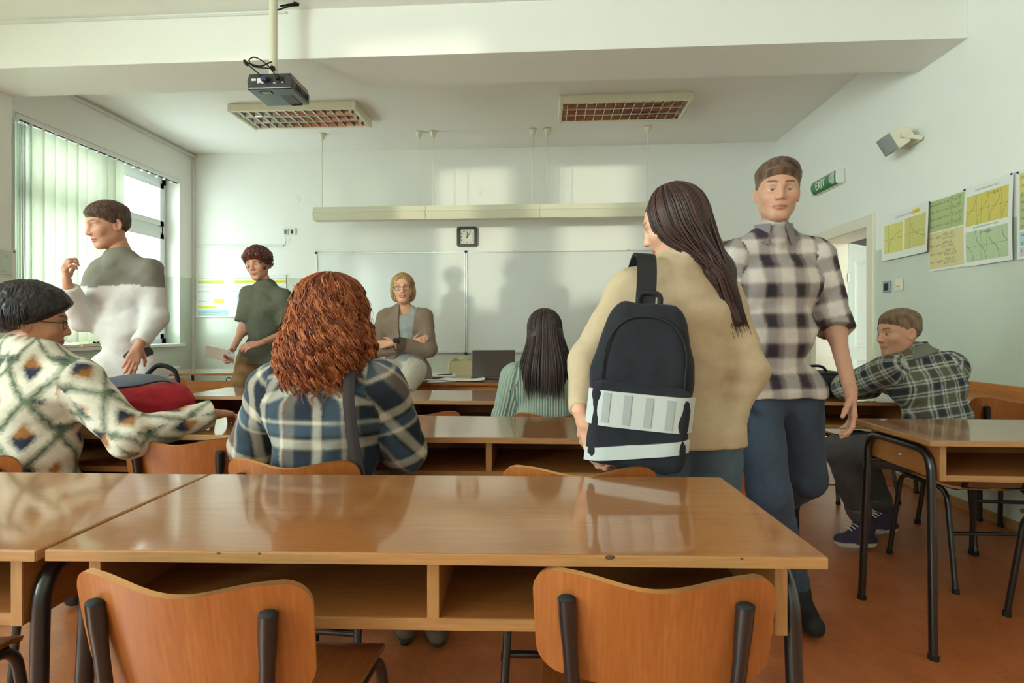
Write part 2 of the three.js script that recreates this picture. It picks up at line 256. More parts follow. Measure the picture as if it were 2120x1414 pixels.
// ---- radiator, things on the sill, cable trunking
{
  const r = thing('radiator', 'white panel radiator under the front window', 'radiator', [-4.235, 0, -5.1]);
  part('panel', bx(-0.03, 0.05, 0.16, 0.7, -0.85, 0.85, 0.01), M.white, r); for (let i = 0; i < 24; i++) part('rib', bx(0.05, 0.056, 0.2, 0.66, -0.81 + i * 0.07, -0.78 + i * 0.07, 0.003), M.white, r);
  part('grille', bx(-0.04, 0.055, 0.7, 0.73, -0.86, 0.86, 0.004), M.white, r); part('bracket', bx(-0.06, -0.03, 0.3, 0.6, -0.5, -0.4), M.white, r); part('pipe', tube([[0.01, 0.2, -0.86], [0.01, 0.18, -0.93], [0.01, 0.005, -0.94]], 0.01, 8), M.white, r); part('pipe', tube([[0.01, 0.6, -0.86], [0.01, 0.58, -0.97], [0.01, 0.005, -0.98]], 0.01, 8), M.white, r);
  const bk = [['red', [196, 60, 48], 0.02, -4.63], ['yellow', [226, 196, 60], 0.028, -4.86]];
  for (const [n, c, h, z] of bk) { const b = thing('book', n + ' book lying flat on the window sill', 'book', [-4.34, 0.986, z]); part('cover', bx(-0.07, 0.07, 0, h, -0.1, 0.1, 0.002), SM({ color: hex(...c), roughness: 0.6 }), b); part('pages', bx(-0.06, 0.072, 0.003, h - 0.003, -0.096, 0.102, 0.001), M.paper, b); }
  const t3 = struct('trim_3', 'white cable trunking in the front left corner'); part('trunk', [bx(XL, XL + 0.03, 3.262, 3.285, ZF, -4.02, 0.002), bx(XL, XL + 0.028, 0.1, 3.27, ZF, ZF + 0.028, 0.002), bx(XL, -3.18, 2.165, 2.19, ZF, ZF + 0.018, 0.002)], M.plastic, t3);
  const t4 = struct('trim_4', 'thin cable duct along the ceiling beam'); part('duct', bx(XL, -1.75, 3.285, 3.3, -3.575, -3.563, 0.002), M.plastic, t4);
}
// ---- ceiling lights
function blade(x, z0, z1) { const s = new THREE.Shape(); s.moveTo(-0.0015, -0.073); s.lineTo(0.0015, -0.073); s.lineTo(0.017, -0.032); s.lineTo(-0.017, -0.032); s.closePath(); const g = new THREE.ExtrudeGeometry(s, { depth: z1 - z0, bevelEnabled: false }); g.translate(x, 0, z0); return uvm(g); }
function ceilingLight(x0, x1, z0, z1, label) {
  const w = x1 - x0, d = z1 - z0, L = thing('ceiling_light', label, 'light', [(x0 + x1) / 2, H, (z0 + z1) / 2], 0, 'louvred ceiling lights'), hw = w / 2, hd = d / 2, t = 0.028;
  part('side_rail', bx(-hw, hw, -0.075, 0, hd - t, hd, 0.006), M.cream, L); part('side_rail', bx(-hw, hw, -0.075, 0, -hd, -hd + t, 0.006), M.cream, L);
  part('end_cap', bx(-hw - 0.012, -hw + t, -0.08, 0, -hd - 0.005, hd + 0.005, 0.012), M.cream, L); part('end_cap', bx(hw - t, hw + 0.012, -0.08, 0, -hd - 0.005, hd + 0.005, 0.012), M.cream, L);
  part('back_plate', bx(-hw + 0.01, hw - 0.01, -0.006, 0, -hd + 0.01, hd - 0.01, 0), M.cream, L);
  for (let i = 0; i < 3; i++) { const c = -hd + t + (d - 2 * t) * (i + 0.5) / 3, q = (d - 2 * t) / 6;
    part('reflector', slab((u, v) => [mix(-hw + t, hw - t, u), -0.018 - 0.05 * Math.pow(Math.abs(v * 2 - 1), 2.2), c + (v * 2 - 1) * q], 2, 10, 0.001), [M.mirror, M.mirror], L);
    part('fluorescent_tube', place(cyl(0.013, 0.013, w - 0.1, 12), 0, -0.034, c, 0, 0, PI / 2), M.white, L); }
  const n = 13; for (let i = 0; i < n; i++) { const x = -hw + t + (w - 2 * t) * (i + 0.5) / n; for (let j = 0; j < 3; j++) { const z0 = -hd + t + (d - 2 * t) * j / 3, z1 = z0 + (d - 2 * t) / 3; part('louvre_blade', blade(x, z0, z1), M.mirror, L); } }
  for (const j of [1, 2]) { const z = -hd + t + (d - 2 * t) * j / 3; part('louvre_strip', bx(-hw + t, hw - t, -0.073, -0.03, z - 0.003, z + 0.003, 0), M.alu, L); }
}
ceilingLight(-3.035, -1.8, -5.5, -5.015, 'louvred ceiling light nearest the projector'); ceilingLight(0.14, 1.345, -5.5, -5.015, 'louvred ceiling light on the door side, away from the projector');
// ---- lights hung over the whiteboard
[[-2.546, -1.298, -2.463, -1.379, 'left'], [-1.294, -0.057, -1.22, -0.133, 'middle'], [-0.053, 1.2, 0.023, 1.093, 'right']].forEach(([a, b, r1, r2, n]) => {
  const o = thing('board_light', n + ' one of three cream strip lights hung over the whiteboard', 'light', [0, 0, -5.85], 0, 'strip lights over the whiteboard');
  const s = new THREE.Shape(); [[-0.06, 2.495], [0.045, 2.495], [0.055, 2.44], [0.075, 2.43], [0.04, 2.35], [-0.06, 2.35]].forEach(([x, y], i) => i ? s.lineTo(x, y) : s.moveTo(x, y)); s.closePath();
  const g = new THREE.ExtrudeGeometry(s, { depth: b - a, bevelEnabled: false }); g.rotateY(-PI / 2); g.translate(b, 0, 0); // profile x -> z
  part('housing', uvm(g), M.cream, o);
  for (const x of [r1, r2]) { part('rod', place(cyl(0.004, 0.004, H - 2.495, 8), x, (H + 2.495) / 2, 0), M.cream, o); part('canopy', place(new THREE.LatheGeometry([[0, 0.075], [0.042, 0.075], [0.04, 0.066], [0.03, 0.035], [0.01, 0.0], [0, 0]].map(([x, y]) => new THREE.Vector2(x, y)), 20), x, H - 0.0752, 0), M.cream, o); }
});
// ---- whiteboard: two panels
[[-2.767, -0.944, 'left whiteboard panel behind the teacher'], [-0.936, 1.45, 'right whiteboard panel below the clock and beyond']].forEach(([a, b, n], i) => {
  const o = thing('whiteboard', n, 'whiteboard', [0, 0, ZF], 0, 'whiteboard panels'), y0 = 0.868, y1 = 2.078;
  part('surface', bx(a + 0.008, b - 0.008, y0 + 0.01, y1 - 0.008, 0.002, 0.026, 0), M.board, o);
  for (const q of [bx(a, b, y1 - 0.014, y1, 0.002, 0.034), bx(a, b, y0, y0 + 0.02, 0.002, 0.036), bx(a, a + 0.014, y0, y1, 0.002, 0.034), bx(b - 0.014, b, y0, y1, 0.002, 0.034)]) part('frame_bar', q, M.alu, o);
  for (const x of [a, b]) for (const y of [y0, y1]) part('corner_cap', bx(x - 0.012, x + 0.012, y - 0.014, y + 0.014, 0.003, 0.04, 0.004), M.dark, o);
  for (const t of [0.24, 0.8]) part('fixing', bx(mix(a, b, t) - 0.012, mix(a, b, t) + 0.012, y1, y1 + 0.012, 0.002, 0.02), M.alu, o);
  part('pen_tray', bx(i ? 0.1 : -2.2, i ? 0.9 : -1.5, y0 - 0.012, y0, 0.002, 0.075, 0.003), M.alu, o);
});
// ---- canvases for flat print
function canvasTex(w, h, draw) { const c = document.createElement('canvas'); c.width = w; c.height = h; const x = c.getContext('2d'); draw(x, w, h); const t = new THREE.CanvasTexture(c); t.colorSpace = THREE.SRGBColorSpace; t.magFilter = THREE.LinearFilter; return t; }
function sheet(w, h, t, bend) { const g = slab((u, v) => [(u - 0.5) * w, (v - 0.5) * h, bend ? bend(u, v) : 0], 14, 10, t), p = g.attributes.position, uv = g.attributes.uv; for (let i = 0; i < p.count; i++) uv.setXY(i, clamp(p.getX(i) / w + 0.5, 0, 1), clamp(p.getY(i) / h + 0.5, 0, 1)); return g; }
// ---- clock
{
  const k = thing('wall_clock', 'square black framed wall clock above the whiteboard', 'clock', [-0.928, 2.255, ZF]);
  const s = new THREE.Shape(), hole = new THREE.Path(), rrect = (p, w, r) => { p.moveTo(-w + r, -w); p.lineTo(w - r, -w); p.absarc(w - r, -w + r, r, -PI / 2, 0); p.lineTo(w, w - r); p.absarc(w - r, w - r, r, 0, PI / 2); p.lineTo(-w + r, w); p.absarc(-w + r, w - r, r, PI / 2, PI); p.lineTo(-w, -w + r); p.absarc(-w + r, -w + r, r, PI, 1.5 * PI); };
  rrect(s, 0.117, 0.026); rrect(hole, 0.09, 0.012); s.holes.push(hole); const g = new THREE.ExtrudeGeometry(s, { depth: 0.036, bevelEnabled: true, bevelSize: 0.003, bevelThickness: 0.004, bevelSegments: 2, curveSegments: 6 }); g.translate(0, 0, 0.004);
  part('frame', g, M.black, k);
  const tx = canvasTex(512, 512, (x, w) => { x.fillStyle = '#d9d8cb'; x.fillRect(0, 0, w, w); x.fillStyle = '#1b1b1b'; x.font = 'bold 74px sans-serif'; x.textAlign = 'center'; x.textBaseline = 'middle';
    const P = { 12: [256, 74], 1: [365, 74], 2: [445, 150], 3: [450, 256], 4: [445, 362], 5: [365, 440], 6: [256, 440], 7: [150, 440], 8: [66, 362], 9: [62, 256], 10: [70, 150], 11: [150, 74] }; for (const n in P) x.fillText(n, P[n][0], P[n][1]); });
  part('dial', sheet(0.182, 0.182, 0.004), [SM({ map: tx, roughness: 0.6 }), M.white], k).position.z = 0.014;
  const hand = (n, l, w, a, z) => { const m = part(n, bx(-w / 2, w / 2, -0.014, l, 0, 0.002, 0.0005), M.black, k); m.position.z = z; m.rotation.z = -a; }; hand('hour_hand', 0.058, 0.008, 0.03, 0.018); hand('minute_hand', 0.068, 0.006, 0.62, 0.021); part('hub', place(cyl(0.006, 0.006, 0.008, 12), 0, 0, 0.021, PI / 2), M.black, k);
  for (const [x, y] of [[-3.02, 2.74], [-0.8, 2.78]]) { const d = thing('cover_disc', x < -2 ? 'round white cover plate high on the wall left of the strip lights' : 'round white cover plate high on the wall above the clock', 'cover plate', [x, y, ZF]); part('plate', place(new THREE.LatheGeometry([[0, 0.006], [0.038, 0.006], [0.045, 0.001], [0.046, 0]].map(([a, b]) => new THREE.Vector2(a, b)), 24), 0, 0, 0, PI / 2), M.wall, d); part('screw', place(cyl(0.004, 0.004, 0.003, 8), 0, 0, 0.007, PI / 2), M.alu, d); }
}
// ---- sockets with an adapter, and right-wall switches
{
  const o = thing('wall_socket', 'white double wall socket with a plugged adapter on the front wall', 'socket', [-3.116, 2.342, ZF]);
  for (const x of [-0.044, 0.044]) { part('plate', bx(x - 0.042, x + 0.042, -0.043, 0.043, 0.001, 0.012, 0.004), M.white, o); part('insert', bx(x - 0.014, x + 0.014, -0.024, 0.024, 0.012, 0.0135, 0.001), M.dark, o); }
  part('adapter', bx(-0.075, -0.035, -0.03, 0.022, 0.012, 0.05, 0.008), M.white, o); part('cord', tube([[-0.05, -0.03, 0.03], [-0.03, -0.07, 0.03], [-0.035, -0.13, 0.02], [-0.055, -0.16, 0.012]], 0.004, 6), M.white, o);
  const s1 = thing('light_switch', 'grey framed switch with dark rocker beside the door', 'switch', [XR, 1.478, -4.378], -PI / 2); part('plate', bx(-0.046, 0.046, -0.046, 0.046, 0.001, 0.012, 0.004), SM({ color: hex(150, 158, 160), roughness: 0.4 }), s1); part('rocker', bx(-0.026, 0.024, -0.028, 0.026, 0.011, 0.016, 0.003), M.dark, s1);
  const s2 = thing('dimmer_switch', 'cream switch with a round knob right of the grey switch', 'switch', [XR, 1.482, -4.232], -PI / 2); part('plate', bx(-0.042, 0.042, -0.046, 0.046, 0.001, 0.012, 0.004), M.cream, s2); part('knob', place(cyl(0.014, 0.017, 0.02, 18), 0, 0, 0.02, PI / 2), M.cream, s2);
}
// ---- posters
const FN = 'italic 30px serif';
function graph(x, X, Y, W, Hh, bg, line, kind) {
  x.fillStyle = bg; x.fillRect(X, Y, W, Hh); x.save(); x.beginPath(); x.rect(X, Y, W, Hh); x.clip(); x.strokeStyle = '#6f7150'; x.lineWidth = 2; x.beginPath(); x.moveTo(X, Y + Hh * 0.52); x.lineTo(X + W, Y + Hh * 0.52); x.moveTo(X + W * (kind === 'log' || kind === 'exp' ? 0.22 : 0.38), Y); x.lineTo(X + W * (kind === 'log' || kind === 'exp' ? 0.22 : 0.38), Y + Hh); x.stroke();
  x.font = '15px serif'; x.fillStyle = '#5d5f45'; for (let i = 1; i < 7; i++) { x.fillRect(X + W * (0.38 + i * 0.09), Y + Hh * 0.51, 2, 8); x.fillRect(X + W * 0.375, Y + Hh * (0.1 + i * 0.12), 8, 2); }
  x.strokeStyle = line; x.lineWidth = 4;
  if (kind === 'tg' || kind === 'ctg') { for (let k = -1; k < 4; k++) { const c = X + W * (kind === 'tg' ? 0.12 + k * 0.29 : 0.06 + k * 0.31), p = W * 0.29; x.beginPath(); for (let i = -30; i <= 30; i++) { const a = i / 31 * PI / 2, y = Y + Hh * 0.52 - (kind === 'tg' ? 1 : -1) * Math.tan(a) * Hh * 0.13, q = c + a / PI * p; i === -30 ? x.moveTo(q, y) : x.lineTo(q, y); } x.stroke(); x.save(); x.strokeStyle = '#7d7f58'; x.lineWidth = 2; x.beginPath(); x.moveTo(c + p / 2, Y); x.lineTo(c + p / 2, Y + Hh); x.stroke(); x.restore(); } }
  else { x.beginPath(); for (let i = 1; i <= 60; i++) { const t = i / 60, q = X + W * (0.22 + t * 0.76), y = kind === 'log' ? Y + Hh * (0.62 - 0.16 * Math.log(t * 8)) : Y + Hh * (0.4 + 0.17 * Math.log(t * 6)); i === 1 ? x.moveTo(q, y) : x.lineTo(q, y); } x.stroke(); }
  x.restore();
}
const frac = (x, s, X, Y, a, b) => { x.fillText(s, X, Y); const w = x.measureText(s).width + 6, fw = Math.max(x.measureText(a).width, x.measureText(b).width); x.fillText(a, X + w + (fw - x.measureText(a).width) / 2, Y - 20); x.fillText(b, X + w + (fw - x.measureText(b).width) / 2, Y + 22); x.fillRect(X + w, Y - 10, fw, 2); return X + w + fw + 8; };
function poster(name, label, pos, turn, w, h, tex, bend, pins) {
  const o = thing('poster', label, 'poster', pos, turn, 'maths posters'); part('sheet', sheet(w, h, 0.0014, bend), [SM({ map: tex, roughness: 0.75 }), M.paper], o);
  for (const [x, y] of pins) part('pin', place(new THREE.SphereGeometry(0.006, 8, 6), x, y, 0.006), M.dark, o); return o;
}
const MOUNT = XR - 0.004, PW = '#e9eae4';
{
  const tA = canvasTex(700, 512, (x, w, h) => { x.fillStyle = PW; x.fillRect(0, 0, w, h); x.font = '24px serif'; x.fillStyle = '#555'; x.fillText('Logaritamske funkcije', 190, 66); x.fillStyle = '#e6d34a'; x.fillRect(450, 34, 110, 44); x.fillStyle = '#444'; x.font = 'italic 26px serif'; x.fillText('y = log x', 456, 66); graph(x, 40, 120, 270, 320, '#dcd581', '#a07a3e', 'log'); graph(x, 340, 105, 325, 330, '#d3cd80', '#6d7348', 'exp'); });
  poster('a', 'white poster with two yellow graphs nearest the door', [MOUNT - 0.012, 1.855, -4.14], -PI / 2, 0.52, 0.35, tA, (u, v) => 0.016 * Math.pow(Math.abs(u - 0.5) * 2, 2) + 0.012 * u * (1 - v), [[-0.25, 0.165], [0.25, 0.165]]);
  const tB = canvasTex(512, 760, (x, w, h) => { x.fillStyle = PW; x.fillRect(0, 0, w, h); x.fillStyle = '#b3bf87'; x.fillRect(8, 14, w - 20, 330); x.fillStyle = '#dccf9b'; x.fillRect(8, 356, w - 20, 380); x.fillStyle = '#3d4336'; x.font = FN;
    const s = [['sin α + sin β = 2 sin', 'cos'], ['sin α - sin β = 2 cos', 'sin'], ['cos α + cos β = 2 cos', 'cos'], ['cos α - cos β = -2 sin', 'sin']]; s.forEach(([a, b], i) => { const q = frac(x, a, 14, 70 + i * 76, 'α+β', '2'); frac(x, b, q, 70 + i * 76, 'α-β', '2'); });
    [['tg α + tg β =', 'sin(α + β)', 'cos α · cos β'], ['tg α - tg β =', 'sin(α - β)', 'cos α · cos β'], ['ctg α + ctg β =', 'sin(β + α)', 'sin α · sin β'], ['ctg α - ctg β =', 'sin(β - α)', 'sin α · sin β']].forEach(([a, b, c], i) => frac(x, a, 24, 420 + i * 86, b, c)); });
  poster('b', 'green and peach poster of trigonometry sum formulas', [MOUNT - 0.004, 1.786, -3.745], -PI / 2, 0.335, 0.485, tB, (u, v) => 0.004 * Math.sin(v * 3), [[0.16, 0.236], [-0.16, 0.236]]);
  const tC = canvasTex(560, 768, (x, w, h) => { x.fillStyle = PW; x.fillRect(0, 0, w, h); x.fillStyle = '#555'; x.font = '26px serif'; x.fillText('Grafik funkcije y = tg x', 130, 60); graph(x, 28, 92, 490, 290, '#d5c869', '#b0622e', 'tg'); x.fillStyle = '#3f3b22'; x.font = 'bold italic 32px serif'; x.fillText('y = tg x', 290, 130); x.fillStyle = '#555'; x.font = '26px serif'; x.fillText('Grafik funkcije y = ctg x', 120, 414); graph(x, 28, 436, 490, 290, '#bccda6', '#57655c', 'ctg'); x.fillStyle = '#33382f'; x.font = 'bold italic 32px serif'; x.fillText('y = ctg x', 200, 474); });
  poster('c', 'poster with a yellow tangent graph above a green cotangent graph', [MOUNT - 0.012, 1.784, -3.405], -PI / 2, 0.362, 0.495, tC, (u, v) => 0.006 * u + 0.004 * Math.sin(v * 4), [[0.172, 0.24], [-0.172, 0.24]]);
  const tD = canvasTex(560, 768, (x, w, h) => { x.fillStyle = PW; x.fillRect(0, 0, w, h); [['#d8cc7a', 30, 190], ['#b3bf87', 215, 300], ['#b4d4d6', 530, 120], ['#d6cddb', 660, 80]].forEach(([c, y, q]) => { x.fillStyle = c; x.fillRect(26, y, w - 50, q); }); x.fillStyle = '#3d4336'; x.font = 'italic 34px serif'; ['sin 2α = 2 sin α cos α', 'cos 2α = cos² α - sin² α', 'tg 2α', 'sin α cos β', 'cos α cos β', 'sin α sin β', 'cos α', 'sin² α', 'tg² α', '1 - cos α'].forEach((s, i) => x.fillText(s, 30, 76 + i * 70)); });
  poster('d', 'rightmost formula poster, cut off by the right edge of the picture', [MOUNT - 0.006, 1.782, -3.02], -PI / 2, 0.38, 0.5, tD, null, [[0.18, 0.24], [-0.18, 0.24]]);
  const tE = canvasTex(1024, 520, (x, w, h) => { x.fillStyle = '#eef0ee'; x.fillRect(0, 0, w, h); const row = (X, Y, n, k) => { x.font = '17px serif'; x.fillStyle = '#8b8f96'; x.fillText('abcdefghij klmnop qrstuv wxyz lo mi'.slice(k, k + n), X, Y); }; const Y = '#e2dc62', Bq = '#b7dadd', hl = (c, a, b, W, Hh) => { x.fillStyle = c; x.fillRect(a, b, W, Hh); };
    for (const X of [20, 430, 800]) { row(X, 36, 26, 0); hl(Y, X, 52, 300, 44); row(X + 10, 80, 26, 2); row(X, 140, 24, 1); row(X, 200, 18, 5); } hl(Y, 210, 290, 110, 54); row(20, 326, 12, 3); hl(Y, 20, 378, 210, 34); hl(Bq, 20, 430, 350, 80); hl(Y, 660, 128, 100, 26); hl(Bq, 470, 230, 260, 270); hl(Bq, 840, 150, 170, 350); for (let i = 0; i < 7; i++) { row(480, 262 + i * 36, 22, i); row(850, 190 + i * 42, 13, i); } row(30, 466, 28, 0); row(30, 494, 26, 4);
    x.fillStyle = '#eef0ee'; x.fillRect(770, 0, 20, h); x.fillRect(400, 0, 12, h); });
  const o = poster('e', 'wide white formula chart hung by a string on the front wall', [-3.72, 1.556, ZF + 0.008], 0, 1.14, 0.5, tE, null, []); part('lath', bx(-0.575, 0.575, 0.245, 0.262, -0.004, 0.01, 0.003), M.white, o); part('lath', bx(-0.575, 0.575, -0.258, -0.238, -0.004, 0.012, 0.003), M.white, o);
  part('string', [sweep([V(-0.38, 0.262, 0.004), V(-0.076, 0.578, 0.003), V(0.3, 0.262, 0.004)], () => 0.0016, 5)], M.cream, o); part('nail', place(cyl(0.003, 0.003, 0.012, 6), -0.076, 0.58, 0.0, PI / 2), M.dark, o);
  const tF = canvasTex(512, 300, (x, w, h) => { x.fillStyle = '#e7e9e2'; x.fillRect(0, 0, w, h); x.fillStyle = '#cfdcd2'; x.fillRect(0, 20, w - 40, 210); x.fillStyle = '#777'; x.font = 'italic 30px serif'; x.fillText('- a', w - 110, 70); x.fillText('x = a', w - 170, 190); x.fillRect(w - 150, 205, 110, 2); });
  poster('f', 'white chart on the pilaster at the left edge of the picture', [-4.196, 1.63, -3.84], PI / 2, 0.42, 0.3, tF, null, [[-0.19, 0.13], [0.19, 0.13]]);
}
// ---- exit sign
{
  const o = thing('exit_sign', 'green EXIT sign above the door', 'sign', [XR, 2.517, -5.21], -PI / 2);
  const f = (u, v) => { const a = mix(-1.25, 1.25, v); return [(u - 0.5) * 0.44, Math.sin(a) * 0.068, 0.03 + Math.cos(a) * 0.05]; };
  const tx = canvasTex(1024, 300, (x, w, h) => { x.fillStyle = '#14804a'; x.fillRect(0, 0, w, h); x.fillStyle = '#f2f6f0'; x.font = 'bold 190px sans-serif'; x.textBaseline = 'middle'; x.fillText('EXIT', 190, 160); x.fillStyle = '#d5dbd6'; x.beginPath(); x.arc(880, 150, 105, 0, 7); x.fill(); x.strokeStyle = '#7f8f86'; x.lineWidth = 14; x.beginPath(); x.arc(880, 150, 66, 0.4, 5.4); x.stroke(); x.beginPath(); x.arc(880, 150, 30, 2.4, 7.4); x.stroke(); });
  const g = slab(f, 6, 14, 0.003), p = g.attributes.position, uv = g.attributes.uv; for (let i = 0; i < p.count; i++) uv.setXY(i, clamp(p.getX(i) / 0.44 + 0.5, 0, 1), clamp((Math.asin(clamp(p.getY(i) / 0.068, -0.95, 0.95)) / 1.25 + 1) / 2, 0, 1));
  part('cover', g, [PM({ map: tx, roughness: 0.3, clearcoat: 0.5 }), M.white], o); part('housing', bx(-0.23, 0.225, -0.066, 0.066, 0.001, 0.045, 0.008), M.white, o); part('end_cap', bx(0.218, 0.24, -0.066, 0.066, 0.001, 0.078, 0.012), M.white, o); part('end_cap', bx(-0.24, -0.218, -0.066, 0.066, 0.001, 0.075, 0.012), M.white, o);
}
// ---- loudspeaker
{
  const o = thing('wall_speaker', 'beige wall loudspeaker with grey grille above the posters', 'speaker', [2.535, 2.515, -4.08], -PI / 2 - 0.12); o.scale.setScalar(0.76); const q = new THREE.Group(); q.name = 'cabinet'; q.rotation.x = 0.5; q.rotation.order = 'YXZ'; o.add(q);
  const s = new THREE.Shape(); [[-0.085, 0.07], [0.085, 0.07], [0.09, 0.05], [0.05, -0.1], [-0.05, -0.1], [-0.09, 0.05]].forEach(([x, y], i) => i ? s.lineTo(x, y) : s.moveTo(x, y)); s.closePath();
  const g = new THREE.ExtrudeGeometry(s, { depth: 0.24, bevelEnabled: true, bevelSize: 0.006, bevelThickness: 0.006, bevelSegments: 2 }); g.translate(0, 0, -0.12); g.rotateZ(PI / 2); g.rotateY(PI / 2); g.rotateX(0); g.rotateZ(PI); g.rotateX(-PI / 2); g.rotateX(PI / 2);
  part('shell', uvm(speakerShell()), M.cream, q); part('grille', slab((u, v) => { const a = (u - 0.5) * 2; return [a * 0.128, (v - 0.5) * 0.165, 0.082 + 0.022 * (1 - a * a) * 1 + 0.0]; }, 10, 8, 0.006), [SM({ color: hex(150, 155, 155), roughness: 0.6 }), M.cream], q);
  part('bracket', [bx(0.128, 0.136, -0.02, 0.02, -0.16, 0.02, 0.002), bx(-0.136, -0.128, -0.02, 0.02, -0.16, 0.02, 0.002), bx(-0.136, 0.136, -0.02, 0.02, -0.164, -0.156, 0.002)].map((b) => { b.rotateX(-0.2); return b; }), M.cream, o); part('knob', place(cyl(0.022, 0.022, 0.02, 18), 0.14, 0, 0.0, 0, 0, PI / 2), M.cream, o); part('knob', place(cyl(0.022, 0.022, 0.02, 18), -0.14, 0, 0.0, 0, 0, PI / 2), M.cream, o);
}
function speakerShell() { const s = new THREE.Shape(); [[0.08, 0.085], [0.08, -0.085], [-0.02, -0.075], [-0.085, -0.035], [-0.085, 0.035], [-0.02, 0.075]].forEach(([x, y], i) => i ? s.lineTo(x, y) : s.moveTo(x, y)); s.closePath(); const g = new THREE.ExtrudeGeometry(s, { depth: 0.236, bevelEnabled: true, bevelSize: 0.005, bevelThickness: 0.005, bevelSegments: 2 }); g.translate(0, 0, -0.118); g.rotateY(-PI / 2); return g; }
// ---- projector on its pole
{
  const o = thing('projector', 'black projector hanging upside down from a white ceiling pole', 'projector', [-1.725, 2.66, -3.42]);
  const s = new THREE.Shape(); [[-0.135, 0], [0.135, 0], [0.138, 0.05], [0.128, 0.082], [-0.128, 0.082], [-0.138, 0.05]].forEach(([x, y], i) => i ? s.lineTo(x, y) : s.moveTo(x, y)); s.closePath(); const pm = PM({ color: hex(38, 37, 40), roughness: 0.25, clearcoat: 0.7, clearcoatRoughness: 0.12 });
  const g = new THREE.ExtrudeGeometry(s, { depth: 0.24, bevelEnabled: true, bevelSize: 0.008, bevelThickness: 0.008, bevelSegments: 3 }); g.translate(0, 0, -0.12); part('body', uvm(g), pm, o);
  part('connector_panel', bx(-0.115, 0.1, 0.02, 0.068, 0.124, 0.13, 0.002), M.dark, o); for (const [x, w, h, y, m] of [[-0.1, 0.03, 0.014, 0.05, M.plastic], [-0.055, 0.045, 0.03, 0.045, M.plastic], [-0.07, 0.008, 0.008, 0.028, M.plastic], [-0.045, 0.02, 0.007, 0.028, M.alu], [0.035, 0.02, 0.007, 0.028, M.alu], [0.07, 0.008, 0.008, 0.05, M.plastic], [0.085, 0.008, 0.008, 0.03, M.plastic]]) part('socket', bx(x - w / 2, x + w / 2, y - h / 2, y + h / 2, 0.129, 0.133, 0.001), m, o);
  part('lamp_cover', bx(0.02, 0.1, -0.012, -0.006, -0.09, 0.03, 0.002), SM({ color: hex(90, 90, 94), roughness: 0.4 }), o); part('vent', bx(0.03, 0.1, -0.013, -0.006, -0.118, -0.098, 0.001), M.rubber, o);
  part('keypad', bx(-0.08, -0.005, -0.011, -0.006, 0.06, 0.1, 0.001), M.dark, o); for (let i = 0; i < 6; i++) part('key', bx(-0.07 + (i % 3) * 0.02, -0.056 + (i % 3) * 0.02, -0.013, -0.01, 0.066 + (i > 2) * 0.016, 0.076 + (i > 2) * 0.016, 0.001), M.alu, o);
  for (let i = 0; i < 7; i++) part('side_vent', bx(0.14, 0.147, 0.012, 0.05, -0.1 + i * 0.026, -0.088 + i * 0.026, 0.001), M.rubber, o);
  part('mount_plate', place(cyl(0.06, 0.075, 0.02, 24), -0.03, 0.1, 0.02), M.cream, o); part('pole', place(cyl(0.026, 0.026, H - 2.77, 20), -0.03, (H + 2.77) / 2 - 2.66, 0.02), M.cream, o); part('bolt', place(cyl(0.01, 0.01, 0.075, 8), -0.03, 0.13, 0.02, 0, 0, PI / 2), M.alu, o); part('grommet', place(new THREE.SphereGeometry(0.014, 10, 8), -0.025, 0.165, 0.045), M.rubber, o);
  part('cable', tube([[0.06, 0.05, 0.135], [0.02, 0.11, 0.19], [-0.06, 0.16, 0.19], [-0.12, 0.16, 0.15], [-0.09, 0.125, 0.15], [0.0, 0.115, 0.14], [0.0, 0.14, 0.06], [-0.01, 0.17, 0.05]], 0.004, 6, 60), M.rubber, o);
  part('cable', tube([[-0.02, 0.045, 0.135], [-0.06, 0.08, 0.18], [-0.13, 0.14, 0.17], [-0.14, 0.155, 0.14], [-0.08, 0.15, 0.1], [-0.03, 0.2, 0.05]], 0.0045, 6, 60), M.rubber, o); part('plug', bx(-0.04, 0.0, 0.03, 0.058, 0.132, 0.165, 0.006), SM({ color: hex(34, 44, 92), roughness: 0.5 }), o, 'blue video plug'); part('plug', bx(0.05, 0.075, 0.04, 0.06, 0.132, 0.165, 0.005), M.rubber, o); part('ferrite', tube([[-0.118, 0.125, 0.177], [-0.138, 0.15, 0.165]], 0.011, 8), M.rubber, o);
  part('ceiling_cable', tube([[0.02, 0.575, 0.02], [0.07, 0.61, -0.02], [0.1, 0.635, -0.06], [0.07, 0.645, -0.06]], 0.006, 6, 24), M.rubber, o); part('ceiling_cable', tube([[0.0, 0.55, 0.02], [0.06, 0.59, -0.01], [0.1, 0.625, -0.06]], 0.005, 6, 20), M.rubber, o);
}
